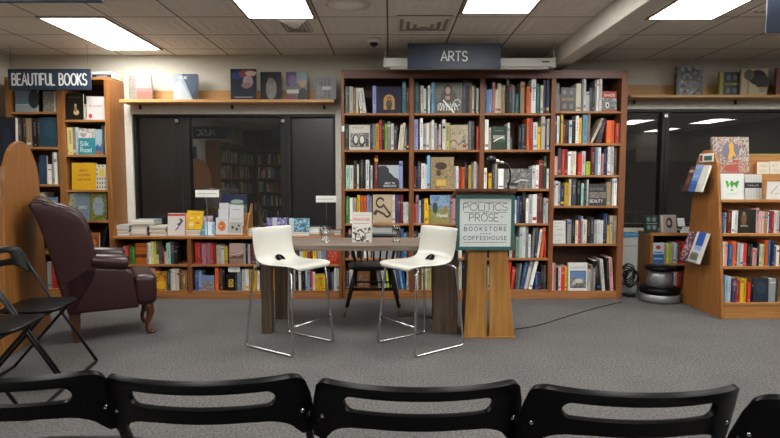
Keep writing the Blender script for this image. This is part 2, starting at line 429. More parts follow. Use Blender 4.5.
# beam under the ceiling
bx = 1.60
mb = MB(); mb.box(bx, bx + .15, YB, YR, CEIL - .17, CEIL, bumpy('#cdc8bc', '#d6d1c6', 15, .05, .7, name='painted_beam'))
struct(mb.build('trim_4', bevel=.006))

# ------------------------------------------------------------------ ceiling lights, vents, speaker, camera dome
def light(xc, y0, label):
    t = thing('ceiling_light', label, 'ceiling light', (xc, y0 + .5475, CEIL), 0, 'flush fluorescent ceiling panels')
    L = 1.095; W = .5
    m = MB(); e = .022
    for a in ((-W / 2 - e, W / 2 + e, -L / 2 - e, -L / 2), (-W / 2 - e, W / 2 + e, L / 2, L / 2 + e), (-W / 2 - e, -W / 2, -L / 2, L / 2), (W / 2, W / 2 + e, -L / 2, L / 2)):
        m.box(*a, -.012, -.001, col('#8f8578', .5))
    m.build('frame', t, local=True)
    m = MB(); m.box(-W / 2, W / 2, -L / 2, L / 2, -.006, -.001, M_EMIT); m.build('diffuser', t, local=True)
light(-2.51, 4.515, 'bright ceiling panel nearest the left wall, over the armchair')
light(-.855, 3.42, 'bright ceiling panel left of the centre, cut by the top of the photo')
light(.805, 3.29, 'bright ceiling panel right of the hanging arts sign, left of the beam')
light(2.30, 3.45, 'bright ceiling panel right of the painted ceiling beam')
BG = 'bright ceiling panel behind the viewer, seen only mirrored in the windows'
for x, y in ((-2.51, 1.2), (-.855, .1), (.805, .1), (2.3, 0.1), (3.95, 3.45), (3.95, .9), (5.7, 2.2), (-.855, -2.2), (5.5, -1.0), (7.15, -.8), (7.15, -3.1), (2.3, -2.2)):  # rows continued out of view for light; front right panel added to brighten right wall
    light(x, y, BG)

def vent(px0, px1, py0, py1, label):
    a = PZ((px0 + px1) / 2, py1, CEIL); b = PZ((px0 + px1) / 2, py0, CEIL)
    x0, x1 = PZ(px0, py1, CEIL).x, PZ(px1, py1, CEIL).x; cx, cy = (x0 + x1) / 2, (a.y + b.y) / 2
    t = thing('ceiling_vent', label, 'ceiling vent', (cx, cy, CEIL), 0, 'square ceiling air vents')
    hx, hy = (x1 - x0) / 2, abs(b.y - a.y) / 2; mm = col('#cfc8bd', .5); dk = col('#9a9186', .7)
    m = MB(); m.box(-hx, hx, -hy, hy, -.006, -.001, dk); m.build('backing', t, local=True)
    for k in range(4):
        m = MB(); f0 = 1 - k * .25; f1 = f0 - .13; z = -.010 - .006 * k
        ring = []
        for (f, zz) in ((f0, z), (f1, z - .012)):
            ring.append([(-hx * f, -hy * f, zz), (hx * f, -hy * f, zz), (hx * f, hy * f, zz), (-hx * f, hy * f, zz)])
        m.add(ring[0] + ring[1], [(i, (i + 1) % 4, 4 + (i + 1) % 4, 4 + i) for i in range(4)], mm)
        m.build('louvre', t, local=True, solid=.003)
vent(286, 313, 18, 30.5, 'square nested-louvre vent left of centre behind the ceiling light')
vent(396, 448, 15, 29, 'square nested-louvre vent above and left of the arts sign')
vent(748, 790, 0, 10, 'slotted vent beside the blue sign at the top right corner')
p = PZ(348, 4, CEIL)
t = thing('ceiling_speaker', 'round white speaker grille set in the ceiling above the left display shelf', 'speaker', (p.x, p.y, CEIL))
m = MB(); m.lathe([(.15, -.001), (.16, -.008), (.125, -.014), (.12, -.010)], (0, 0, 0), col('#ddd6cc', .5), 32); m.build('rim', t, local=True, smooth=True)
m = MB(); m.lathe([(.118, -.002), (.118, -.012), (.05, -.016), (.001, -.017)], (0, 0, 0), col('#ece8e0', .5), 32); m.build('grille', t, local=True, smooth=True)
p = PZ(374, 38.5, CEIL)
t = thing('dome_camera', 'small white dome security camera on the ceiling left of the arts sign', 'camera', (p.x, p.y, CEIL))
m = MB(); m.lathe([(.06, -.001), (.06, -.03), (.045, -.04), (.001, -.04)], (0, 0, 0), M_PAPER, 24); m.build('housing', t, local=True, smooth=True)
m = MB(); m.ball((0, 0, -.04), .038, .038, .035, col('#15151a', .15)); m.build('dome', t, local=True, smooth=True)

# ------------------------------------------------------------------ hanging signs
def sign(words, x0, x1, z0, z1, Y, label, front=True, back=False, h=None, w=.12, tilt=0.0, width=None):
    cx = (x0 + x1) / 2
    t = thing('hanging_sign', label, 'sign', (cx, Y, z0))
    W = (x1 - x0) / 2; H = z1 - z0
    m = MB(); m.box(-W, W, -.006, .006, 0, H, M_SIGN); m.build('board', t, local=True, bevel=.002)
    hh = h or H * .5
    for flag, sgn in ((front, 1), (back, -1)):
        if not flag: continue
        m = MB(); text(m, words, 0, (H - hh) / 2, hh, M_SIGNTXT, lambda u, v, s=sgn: Vector((u * s, -.0075 * s, v)), w=w, width=width)
        m.build('lettering', t, local=True)
    for sx in (-1, 1):
        m = MB(); m.tube([(sx * W * .93, 0, H - .01), (sx * W * .93, 0, CEIL - z0)], .0015, col('#6a645c', .5), 5); m.build('wire', t, local=True)
    t.rotation_euler = (0, tilt, 0)
    return t
x0, z1 = XZ(407.5, 43.5, 5.15); x1, z0 = XZ(500.5, 69, 5.15)
sign('ARTS', x0, x1, z0, z1, 5.15, 'navy hanging sign reading ARTS over the tall bookcase', h=.082, w=.13, width=.235)
x0, z1 = XZ(8, 69, 5.42); x1, z0 = XZ(91.5, 90, 5.42)
sign('BEAUTIFUL BOOKS', x0, x1, z0, z1, 5.42, 'navy hanging sign reading BEAUTIFUL BOOKS over the left bookcase', h=.105, w=.14, width=(x1 - x0) * .9)
sign('ARTS', -2.02, -1.10, 1.87, 2.08, 2.2, 'navy hanging sign whose lower edge crosses the top left corner', front=False, back=True, h=.1, width=.26)
sign('MUSIC', -3.6, -2.7, 1.87, 2.08, 2.2, 'navy hanging sign reading MUSIC mirrored faintly in the left window', front=False, back=True, h=.1, width=.3)
x0, z0 = XZ(765.5, 33, 3.6)
sign('ARTS', x0, x0 + .9, z0, z0 + .23, 3.6, 'navy hanging sign cut off by the top right corner of the photo', front=False, h=.1, width=.26)

# projection screen housing under the ceiling
x0, z1 = XZ(385, 58.5, 5.36); x1, z0 = XZ(553.5, 67.5, 5.36)
t = thing('projection_screen', 'white rolled-up projection screen tube hanging behind the arts sign', 'projection screen', ((x0 + x1) / 2, 5.36, z0))
m = MB(); m.box(x0, x1, 5.32, 5.40, z0, z1, M_PAPER); m.build('housing', t, bevel=.012, seg=3, smooth=True)
for a in (x0, x1):
    m = MB(); m.box(a - .012, a + .012, 5.315, 5.405, z0 - .006, z1 + .006, M_TRIM); m.build('end_cap', t, bevel=.004)
    m = MB(); m.tube([(a, 5.36, z1), (a + .01, 5.36, CEIL)], .004, M_TRIM, 6); m.build('hanger', t)
m = MB(); m.box(x1 - .12, x1 - .05, 5.314, 5.320, z0 + .04, z0 + .05, M_INK); m.build('maker_label', t)
m = MB(); m.box(x0 + .05, x1 - .05, 5.34, 5.37, z0 - .018, z0, M_TRIM); m.build('bottom_bar', t, bevel=.004)

# ------------------------------------------------------------------ bookcases
def bookcase(name, label, cat, X0, X1, Yf, D, ztop, bays, shelves, mats, plinth, topover=0.0, T=.022, side=.03, fascia=0.0):
    """bays: interior (xa, xb); shelves: per bay the heights of the shelf surfaces, lowest first"""
    edge, up, back, top = mats
    t = thing(name, label, cat, ((X0 + X1) / 2, Yf + D / 2, 0))
    z00 = plinth
    for xa, xb in ((X0, bays[0][0]), (bays[-1][1], X1)):
        m = MB(); m.box(xa, xb, Yf, Yf + D, 0, ztop, up); m.build('side_panel', t, bevel=.002)
    for i in range(len(bays) - 1):
        m = MB(); m.box(bays[i][1], bays[i + 1][0], Yf + .001, Yf + D, 0, ztop - .001, up); m.build('divider', t, bevel=.002)
    m = MB(); m.box(X0 - topover, X1 + topover, Yf - topover, Yf + D, ztop, ztop + .025, top); m.build('top_board', t, bevel=.003)
    if fascia:
        m = MB(); m.box(bays[0][0], bays[-1][1], Yf - .008, Yf - .0005, ztop - fascia, ztop, top); m.build('fascia', t, bevel=.002)
    m = MB(); m.box(bays[0][0], bays[-1][1], Yf + D - .012, Yf + D - .001, .02, ztop - .001, back); m.build('back_panel', t)
    m = MB(); m.box(bays[0][0], bays[-1][1], Yf - .006, Yf + .014, 0, plinth - .001, edge); m.build('plinth', t, bevel=.002)
    for (xa, xb), zs in zip(bays, shelves):
        for z in zs:
            m = MB(); m.box(xa + .0005, xb - .0005, Yf + .001, Yf + D - .013, z - T, z, edge); m.build('shelf', t, bevel=.0015)
    return t
YM = 5.50
zM = lambda y: XZ(400, y, YM)[1]
MB0 = [(344.2, 409.3), (414, 480), (484.8, 551.4), (555.8, 621.2)]
BX = [(X(a, YM, 110), X(b, YM, 110)) for a, b in MB0]
MX0, MX1 = X(341.5, YM, 110), X(627.3, YM, 110)
ROWS = [zM(y) for y in (113, 149.7, 188.8, 223.4, 258.2, 290)]
ROWS4 = [zM(y) for y in (111, 143.3, 175, 205.8, 243.7, 291)]
tall = bookcase('tall_bookcase', 'long brown wooden bookcase of four bays under the arts sign', 'bookcase', MX0, MX1, YM, .36, zM(70) - .025,
         BX, [ROWS, ROWS, ROWS, ROWS4], (W_EDGE, W_UP, W_BACK, W_TOP), ROWS[5] - .024, fascia=.055)
m = MB(); m.box(MX0 - .0015, MX0 + .028, YM - .003, YM - .0005, zM(131.5), zM(126), M_PAPER); m.build('shelf_tag', tall)

# low bookcase under the left window
ZL = XZ(200, 236.6, YM)[1]
YBB = 5.55; BBR_X = X(109.5, YBB, 110)
LB = [(BBR_X + .03, X(187.3, YM, 260)), (X(191.3, YM, 260), X(262.3, YM, 260)), (X(266.5, YM, 260), X(339, YM, 260))]
LR = [XZ(200, 264.4, YM)[1], XZ(200, 291, YM)[1]]
low = bookcase('low_bookcase', 'low brown wooden bookcase of three bays under the left window', 'bookcase', BBR_X + .006, MX0 - .005, YM, .36, ZL - .025,
         LB, [LR] * 3, (W_EDGE, W_UP, W_BACK, W_EDGE), LR[1] - .024, topover=.004)

# left bookcase under the BEAUTIFUL BOOKS sign
YBB = 5.55
BBX = [(X(12, YBB, 110), X(56.5, YBB, 110)), (X(64, YBB, 110), X(104.5, YBB, 110))]
BBR = [[XZ(30, y, YBB)[1] for y in (111.6, 147, 184.3, 218.5, 252, 289)], [XZ(85, y, YBB)[1] for y in (119.7, 154.6, 189.8, 220.6, 253, 289)]]
bbt = XZ(80, 77, YBB)[1]
bookcase('tall_bookcase', 'brown wooden two-bay bookcase in the left corner under the beautiful books sign', 'bookcase', X(5.5, YBB, 110), X(109.5, YBB, 110), YBB, .315, bbt - .025,
         BBX, BBR, (W_KIOSKX, W_KIOSK, W_BACK, W_KIOSKX), BBR[0][5] - .024)
# low bookcase right of the tall one
YK = 5.80
KX0, KX1 = X(650, YK, 260), X(650, YK, 260) + 1.6
KB = [(KX0 + .03, KX0 + .78), (KX0 + .81, KX1 - .03)]
KR = [XZ(670, 263.6, YK)[1], XZ(670, 290.5, YK)[1]]
bookcase('low_bookcase', 'low brown bookcase under the right window behind the step stool', 'bookcase', KX0, KX1, YK, .3, XZ(670, 233.8, YK)[1] - .02,
         KB, [KR] * 2, (W_KIOSKX, W_KIOSK, W_BACK, W_KIOSKX), KR[1] - .024, topover=.004)

# wall display shelves of pale wood
def wall_shelf(x0, x1, z, Y0, Y1, hb, label):
    t = thing('display_shelf', label, 'shelf', ((x0 + x1) / 2, Y1, z))
    m = MB(); m.box(x0, x1, Y0, Y1 - .02, z - .03, z, W_LIGHT); m.build('shelf_board', t, bevel=.003)
    m = MB(); m.box(x0 + .03, x1 - .01, Y1 - .018, Y1, z - .03, z + hb, wood('#a87943', '#bd9055', 'x')); m.build('back_board', t, bevel=.002)
    for k in range(3):
        a = x0 + .12 + (x1 - x0 - .24) * k / 2
        m = MB(); m.box(a - .01, a + .01, Y1 - .05, Y1 - .026, z - .075, z - .031, M_BLACKM); m.build('bracket', t, bevel=.004)
SL_Y, SR_Y = 5.62, 5.86
ZSL = XZ(200, 99.3, SL_Y)[1]; ZSR = XZ(700, 94.6, SR_Y)[1]
wall_shelf(X(119, SL_Y, 99), X(334, SL_Y, 99), ZSL, SL_Y, YL - .026, .12, 'long pale wood display shelf above the left window')
wall_shelf(X(631, SR_Y, 95), X(631, SR_Y, 95) + 2.4, ZSR, SR_Y, YR - .026, .13, 'long pale wood display shelf above the right window')

# ------------------------------------------------------------------ books
PAL = {'w': ('#d9d9d4', 'white'), 'W': ('#c9c0a8', 'cream'), 'k': ('#151517', 'black'), 'G': ('#3d4045', 'dark grey'), 'g': ('#7b7e80', 'grey'),
 'l': ('#b9bdbe', 'light grey'), 'r': ('#b92f22', 'red'), 'R': ('#67241f', 'dark red'), 'o': ('#cf5c26', 'orange'), 'y': ('#d8ac22', 'yellow'),
 'Y': ('#cfc87c', 'pale yellow'), 'n': ('#3d8638', 'green'), 'N': ('#24392b', 'dark green'), 'L': ('#9dba2e', 'lime green'), 'b': ('#32578c', 'blue'),
 'B': ('#1d2848', 'navy'), 'c': ('#76a8cc', 'light blue'), 't': ('#2b6f74', 'teal'), 'p': ('#4a2f52', 'purple'), 'P': ('#c98f8c', 'pink'),
 'm': ('#54352a', 'brown'), 'T': ('#8f7a5e', 'tan'), 'U': ('#9c7d94', 'mauve'), 'a': ('#8c96c4', 'lavender'), 'M': ('#86b8a2', 'mint green')}
def shade(h, k):
    v = [max(0, min(255, int(int(h[i:i + 2], 16) * k))) for i in (1, 3, 5)]
    return '#%02x%02x%02x' % tuple(v)
LIGHTS = set('wWlYyLcPMaoU')
ORD = ['first', 'second', 'third', 'fourth', 'fifth', 'sixth', 'seventh', 'eighth', 'ninth', 'tenth', 'eleventh', 'twelfth', 'thirteenth', 'fourteenth', 'fifteenth', 'sixteenth', 'seventeenth', 'eighteenth', 'nineteenth', 'twentieth']
BOOKS = []       # every spine-out book, built once the largest are known
FACES = []
class Bk: pass
def spine_mesh(mb, b, T):
    """a closed book standing spine forward: two boards, a spine, the page block, printed title marks"""
    w, h, d = b.w, b.h, b.d
    base = col(shade(PAL[b.c][0], b.k), .45); bt = min(.0022, w * .14)
    o = len(mb.v)
    old = mb.T; mb.T = T
    mb.box(0, w, 0, .0025, 0, h, base)
    mb.box(0, bt, .0025, d, 0, h, base); mb.box(w - bt, w, .0025, d, 0, h, base)
    mb.box(bt, w - bt, .0025, d - .004, .003, h - .004, M_PAGE)
    r = random.Random(b.seed); bh = shade(PAL[b.c][0], b.k); ik = '#c9c4b4' if b.c not in LIGHTS else r.choice(['#3a3a3e', '#3a3a3e', '#7a2a22', '#2c3d63'])
    ink = col('#%02x%02x%02x' % tuple(int(int(bh[q:q + 2], 16) * .5 + int(ik[q:q + 2], 16) * .5) // 6 * 6 for q in (1, 3, 5)), .5)
    y = -.0006; style = r.random()
    cw = w * r.uniform(.26, .42)
    if style < .72:                                     # title set along the spine as a row of letter-like marks
        z = h * r.uniform(.80, .9); end = h * r.uniform(.3, .5)
        while z > end:
            s = h * r.uniform(.02, .06)
            mb.add([(w / 2 - cw / 2, y, z - s), (w / 2 + cw / 2, y, z - s), (w / 2 + cw / 2, y, z), (w / 2 - cw / 2, y, z)], [(0, 1, 2, 3)], ink)
            z -= s + h * r.uniform(.012, .03)
    if style > .5:                                      # a coloured band or block
        z0 = h * r.choice([.08, .1, .7, .82]); z1 = z0 + h * r.uniform(.04, .12)
        bc = ink if r.random() < .6 else col(r.choice(['#a8322a', '#33578f', '#c9a12f', '#2d2d31', '#cfcac0']), .5)
        mb.add([(w * .06, y * 1.3, z0), (w * .94, y * 1.3, z0), (w * .94, y * 1.3, z1), (w * .06, y * 1.3, z1)], [(0, 1, 2, 3)], bc)
    else:
        s = w * .3
        mb.add([(w / 2 - s / 2, y, h * .05), (w / 2 + s / 2, y, h * .05), (w / 2 + s / 2, y, h * .05 + s), (w / 2 - s / 2, y, h * .05 + s)], [(0, 1, 2, 3)], ink)
    mb.T = old
def page_label(w):
    return 'thick' if w > .036 else ('thin' if w < .018 else '')

def face_book(x0, x1, z, ztop, Y, base, art, label, thick=.022, lean=.0, yaw=0.0, cat='book', group=None, name='book', tilt=0.0, spine=None):
    """a book shown cover forward, leaning back a little; art in unit cover coordinates"""
    w, h = x1 - x0, ztop - z
    me = MB(); cb = col(base, .35) if isinstance(base, str) else base
    sp = col(spine, .4) if spine else cb
    me.box(-w / 2, w / 2, 0, .0022, 0, h, cb); me.box(-w / 2, w / 2, thick - .0022, thick, 0, h, cb); me.box(-w / 2, -w / 2 + .002, .0022, thick - .0022, 0, h, sp)
    lay = [0]
    def T(u, v): return Vector(((u - .5) * w, -.0004 - lay[0] * .00025, v * h))
    for a in art:
        lay[0] += 1; k = a[0]; m = a[-1]; m = col(m, .4) if isinstance(m, str) else m
        if k == 'r': me.add([T(a[1], a[2]), T(a[3], a[2]), T(a[3], a[4]), T(a[1], a[4])], [(0, 1, 2, 3)], m)
        elif k == 'e': me.add([T(a[1] + a[3] * math.cos(q * .3142), a[2] + a[4] * math.sin(q * .3142)) for q in range(20)], [list(range(20))], m)
        elif k == 'p': me.add([T(*q) for q in a[1]], [list(range(len(a[1])))], m)
        elif k == 'l': ribbon(me, a[1], a[2], m, T)
        elif k == 't': text(me, a[1], a[2], a[3], a[4], m, T, w=a[6] if len(a) > 7 else .17, width=a[5], gap=.14)
    o = me.build(name)
    pg = MB(); pg.box(-w / 2 + .002, w / 2 - .003, .0023, thick - .0023, .003, h - .003, M_PAGE); pg.build('page_block', o, local=True)
    o.location = ((x0 + x1) / 2, Y, z + .0005 + abs(math.sin(tilt)) * w / 2); o.rotation_euler = (-lean, tilt, yaw)
    tag(o, label, cat, group)
    return o
FO = {}
def shelf(place, org, z, Yf, clamp, spec, setback=.012, D=.29, group=None, roof=None):
    ox, oy, s = org; items = []
    for tok in spec.split('|'):
        p = tok.split()
        b = Bk(); b.x0, b.x1, b.top = [float(v) for v in p[:3]]; b.c = p[3]; b.lean = float(p[4]) if len(p) > 4 and p[4] != '*' else 0.0
        b.occ = p[-1] == '*'; items.append(b)
    items.sort(key=lambda b: b.x0 + b.lean * .01)
    for i, b in enumerate(items):
        py = oy + b.top / s
        b.X0 = max(clamp[0] + .002, XZ(ox + b.x0 / s, (py + 290) / 2 if 0 else py + 12, Yf)[0]); b.X1 = min(clamp[1] - .002, XZ(ox + b.x1 / s, py + 12, Yf)[0])
        b.Z = z; b.top_z = XZ(400, py, Yf)[1]
        if roof is not None: b.top_z = min(b.top_z, roof - .006)
        b.place = place; b.i = i; b.items = items; b.group = group or 'books on the ' + place
        b.k = 1; b.seed = int(b.x0 * 7 + b.top * 13 + ox * 3 + oy * 11)
        b.k = random.Random(b.seed).uniform(.82, 1.12)
        b.Yf = Yf + setback + random.Random(b.seed + 1).uniform(0, .022)
        b.D = D
        if b.c in FO:
            f = FO[b.c]; b.name = f['n']
            face_book(b.X0, b.X1, z, b.top_z, Yf + .012 + f.get('dy', 0), f['base'], f['art'], f['label'] + ', ' + place if len((f['label'] + place).split()) < 16 else f['label'], f.get('th', .022), f.get('lean', .05), f.get('yaw', 0), group=b.group, spine=f.get('spine'))
            b.face = True
        else:
            b.face = False; b.name = PAL[b.c][1]; BOOKS.append(b)
    # keep neighbours from running into one another
    sp = [b for b in items if not b.face]
    for a, b in zip(items, items[1:]):
        if b.X0 < a.X1 + .0004: mid = (a.X1 + b.X0) / 2; (setattr(a, 'X1', mid - .0004) if not a.face else None); b.X0 = max(b.X0, (mid if not a.face else a.X1) + .0004)
    for b in sp:
        H = b.top_z - z; wx = max(.006, b.X1 - b.X0)
        dx = b.lean / s * (b.Yf / F) * 1.0
        b.a = math.atan2(dx, H) if dx else 0.0
        b.w = wx * math.cos(b.a) if dx else wx - .0006
        b.h = (H - b.w * abs(math.sin(b.a))) / math.cos(b.a) if dx else H
        b.d = min(D - .035, max(.1, b.h * .72))
        b.area = (b.X1 - b.X0) * H * (.3 if b.occ else 1)
    return items
def placeT(b):
    if b.a >= 0:  # leans to the right, stands on its lower right corner
        return Matrix.Translation((b.X1, b.Yf, b.Z + .0004)) @ Matrix.Rotation(b.a, 4, 'Y') @ Matrix.Translation((-b.w, 0, 0))
    return Matrix.Translation((b.X0, b.Yf, b.Z + .0004)) @ Matrix.Rotation(b.a, 4, 'Y')
def book_label(b):
    its = b.items; i = b.i; n = len(its); same = [q for q in its if not q.face and q.c == b.c]
    sz = page_label(b.w); adj = (sz + ' ' if sz else '') + b.name
    if b.a and abs(b.a) > .08: adj += ' leaning'
    if len(same) == 1: core = f'{adj} book, the only {b.name} spine'
    else:
        L = its[i - 1] if i else None; Rr = its[i + 1] if i < n - 1 else None
        key = lambda q: (its[q.i - 1].name if q.i else 'end', its[q.i + 1].name if q.i < n - 1 else 'end')
        k = key(b); tw = [q for q in same if key(q) == k]
        if len(tw) == 1 and L and Rr and len((L.name + Rr.name).split()) < 5 and k[0] != k[1]:
            core = f'{adj} book between {k[0]} and {k[1]} ones' if not (L.face or Rr.face) else (f'{adj} book right of {k[0]} one' if not L.face else f'{adj} book right of the {k[0]}') if not Rr.face else f'{adj} book left of the {k[1]}'
            if (L.face or Rr.face):
                core = None
        else: core = None
        if core is None:
            m = same.index(b)
            core = f'{adj} book, {ORD[m]} {b.name} from left' if m < len(ORD) else f'{adj} book'
    lab = f'{core}, {b.place}'
    if sz and len(lab.split()) > 16: lab = lab.replace(sz + ' ', '', 1)
    if len(lab.split()) > 16: lab = lab.replace(' leaning', '', 1)
    if len(lab.split()) > 16: lab = lab.replace(', the only ' + b.name + ' spine', ', only one')
    return lab
def finish_books(limit=300):
    spines = sorted(BOOKS, key=lambda b: -b.area)
    keep = spines[:max(0, limit)]; rest = spines[max(0, limit):]
    for b in keep:
        me = MB(); spine_mesh(me, b, None); o = me.build('book'); o.matrix_world = placeT(b)
        tag(o, book_label(b), 'book', b.group)
    if rest:
        me = MB()
        for b in rest: spine_mesh(me, b, placeT(b))
        o = me.build('book_spines'); tag(o, 'narrow or half-hidden books filling the gaps along the shelves', 'books', None, 'stuff')
    print('BOOKS individual', len(keep), 'rest', len(rest))

def fo(k, n, base, label, art, **kw): FO[k] = dict(n=n, base=base, label=label, art=art, **kw)
DK = '#1b1b22'
fo('F1', 'navy cover', '#191c38', 'navy book with a gold arched window holding a small robed figure',
   [('r', .28, .13, .72, .48, '#b98a48'), ('e', .5, .48, .22, .22, '#b98a48'), ('e', .5, .34, .13, .16, '#4f5046'), ('e', .5, .2, .1, .08, '#3f4238'), ('e', .5, .54, .08, .08, '#5a3c2c'), ('e', .5, .53, .045, .05, '#b08a60')])
fo('F2', 'portrait cover', '#34352b', 'dark olive book with a plain portrait and white script lettering',
   [('r', 0, .45, 1, 1, collage(['#26261f', '#4b4a38', '#3a3c30'], 14, 'n')), ('e', .5, .5, .3, .3, '#1f1712'), ('e', .48, .78, .15, .17, '#1d140f'), ('e', .47, .74, .085, .12, '#b08a62'), ('e', .5, .42, .2, .13, '#241a14'), ('e', .46, .5, .09, .07, '#a07a56')]
   + [('l', [(.1 + .1 * k, .08), (.2 + .09 * k, .32), (.24 + .1 * k, .1)], .025, '#dcdcd4') for k in range(7)] + [('l', [(.3, .42), (.5, .2), (.68, .02)], .05, '#e6e6e0'), ('l', arc(.2, .22, .1, .1, 0, 330), .02, '#dcdcd4'), ('l', arc(.8, .34, .12, .1, 0, 330), .02, '#dcdcd4')])
fo('F3', 'grey cover', '#bdbbb2', 'pale grey book with a black and white drawing of clustered figures',
   [('t', 'BIRDS OF', .42, .86, .05, .5, '#2a2a2a'), ('r', .06, .1, .95, .68, collage(['#d4d2c8', '#3a3a38', '#8f8d86', '#c2c0b6'], 28, 'n')), ('e', .3, .4, .14, .22, '#2f2f2e'), ('e', .32, .42, .09, .16, '#c9c7bd'), ('e', .62, .36, .15, .24, '#3a3a38'), ('e', .62, .4, .1, .15, '#d0cec4'), ('e', .86, .3, .08, .16, '#44443f')])
fo('F4', 'ivory cover', '#b9ad93', 'ivory book printed with a winding figure painting in tan and red',
   [('r', 0, 0, 1, 1, collage(['#c5bca2', '#8f7c5d', '#b9ad93', '#6d5a46', '#cfc7ae'], 22, 'n')), ('l', [(.0, .3), (.2, .42), (.45, .2), (.7, .32), (1, .2)], .04, '#5d4a38'), ('e', .75, .36, .13, .06, '#51687a'), ('e', .8, .15, .12, .07, '#8b3a2c')])
fo('F5', 'blue-grey cover', '#9aa2aa', 'light blue-grey book with a large dark silhouette of a head',
   [('r', 0, 0, 1, 1, '#a5adb3'), ('p', [(0, 0), (0, .92), (.12, .98), (.35, .97), (.5, .85), (.52, .7), (.64, .62), (.78, .48), (.95, .42), (1, .3), (1, 0)], '#2d3034'), ('t', 'ABOUT THE', .55, .2, .07, .5, '#c9ccc9'), ('t', 'SHADOWS', .55, .08, .08, .6, '#c9ccc9')])
fo('F6', 'tan collage cover', '#a89873', 'tan book with a sepia collage and a small gold plate',
   [('r', 0, 0, 1, 1, collage(['#b8a981', '#7a6343', '#a39067', '#57432e', '#c5b893'], 24, 'n')), ('r', .25, .1, .66, .28, '#c9a44a'), ('e', .45, .72, .25, .12, '#3d2f24'), ('e', .35, .5, .1, .1, '#4a3728'), ('r', .0, .0, .05, 1, '#8c7a57')])
fo('F7', 'beige calligraphy cover', '#b5a287', 'beige book with a looping dark brush-drawn ribbon',
   [('l', arc(.38, .72, .2, .16, 30, 330, 14) + [(.75, .45), (.85, .35)] + arc(.75, .33, .15, .1, 30, -170, 8) + [(.4, .38), (.15, .45)], .075, '#3a2c26'), ('e', .12, .36, .1, .08, '#4a3a30'), ('r', .1, .02, .9, .06, '#a08b6d')])
fo('F8', 'garden cover', '#51719a', 'blue book with a garden painting and the word Monet',
   [('r', 0, .45, 1, 1, collage(['#37588c', '#5b7ea6', '#8aa0b0', '#44618c'], 16, 'n')), ('r', 0, 0, 1, .5, collage(['#4c5b3c', '#9a8d4a', '#6f7a4c', '#b19a55'], 26, 'n')), ('e', .25, .55, .13, .2, '#33472f'), ('e', .78, .5, .12, .14, '#8a7b42'), ('t', 'Monet', .62, .22, .13, .55, '#d8dcd8')])
GL['o'] = GL['o']
fo('F9', 'grey jacket', '#8b8f90', 'grey book with a black rectangle behind the glass on the table', [('r', .5, .28, .95, .5, '#19191b'), ('r', 0, .8, 1, 1, '#a3a7a6')])
fo('F10', 'framed cover', '#7c4a2c', 'small orange-brown framed picture book', [('r', .12, .15, .88, .85, collage(['#b98c62', '#58402f', '#8f9aa0'], 18, 'n')), ('r', 0, 0, 1, .1, '#4a6378')])
fo('F11', 'dark green cover', '#22382a', 'dark green book with a pale photograph of a winding road', [('r', .1, .32, .85, .62, '#8e9494'), ('p', [(.1, .32), (.85, .32), (.85, .42), (.5, .5), (.3, .42), (.1, .47)], '#3e4b2c'), ('l', [(.15, .36), (.45, .47), (.75, .55)], .05, '#e2e0d4'), ('r', .2, .8, .75, .83, '#6f8070')])
fo('F12', 'collage jacket', '#4c4c4c', 'wide grey art book with a jumbled black and white photo collage', [('r', 0, 0, 1, 1, collage(['#2a2a2a', '#777774', '#4a4a49', '#9a9a96', '#3a3a3a'], 20, 'n')), ('l', [(.25, .2), (.6, .45), (.85, .4)], .06, '#c2c2be'), ('r', .1, .15, .5, .3, '#2f2f2f')])
fo('F13', 'faces cover', '#1e2020', 'black book with four pale faces and a yellow title', [('e', .25, .8, .12, .11, '#6c6f6a'), ('e', .7, .8, .12, .11, '#6c6f6a'), ('e', .25, .2, .13, .12, '#6c6f6a'), ('e', .7, .2, .13, .12, '#6c6f6a'), ('t', 'AUTOBIO', .47, .45, .09, .8, '#c9b52b')])
fo('F14', 'red-topped cover', '#8a8a88', 'red-topped book with a grey picture and white title', [('r', 0, .66, 1, 1, '#a52b24'), ('t', 'SHADE', .5, .75, .11, .75, '#e2d8cf'), ('r', 0, 0, 1, .66, collage(['#a3a3a0', '#4a4a49', '#7c7c7a', '#c4c4c0'], 24, 'n')), ('e', .35, .3, .14, .16, '#cdcdca'), ('e', .36, .3, .06, .08, '#1c1c1c'), ('r', 0, 0, 1, .07, '#92332a')])
fo('F15', 'dark photo cover', '#39393a', 'dark grey book with a band of pictures reading BEAUTY', [('r', .05, .35, .95, .62, collage(['#2b2b2b', '#8c8578', '#4f4a44', '#b2aa9b'], 30, 'n')), ('t', 'EATING', .45, .72, .1, .7, '#8b8b89'), ('t', 'BEAUTY', .42, .15, .13, .72, '#d6d6d2')])
fo('F16', 'script cover', '#c6c5bf', 'white book with lines of thin black script', [('l', [(.1, .88), (.5, .9), (.7, .87)], .012, '#4a4a4a'), ('l', [(.1, .74), (.45, .75)], .012, '#4a4a4a'), ('l', [(.2, .6), (.75, .62)], .012, '#5a5a5a'), ('l', [(.1, .38), (.3, .34), (.5, .4), (.85, .36)], .012, '#4a4a4a'), ('l', [(.15, .12), (.6, .14)], .01, '#666666')], spine='#8a8a86')
fo('F17', 'white photo cover', '#d0cfca', 'white art book with a blue and brown framed photograph', [('t', 'ILLUMINATING', .5, .8, .07, .78, '#86867f'), ('r', .1, .1, .92, .72, '#1f2c40'), ('r', .13, .42, .89, .7, '#5c7ba0'), ('r', .13, .13, .89, .45, collage(['#7a6a52', '#4a4238', '#98a0a0', '#30343a'], 24, 'n')), ('e', .55, .35, .2, .08, '#c4beb0'), ('e', .3, .28, .1, .08, '#b3aca0')], th=.03, spine='#b9b4a4')
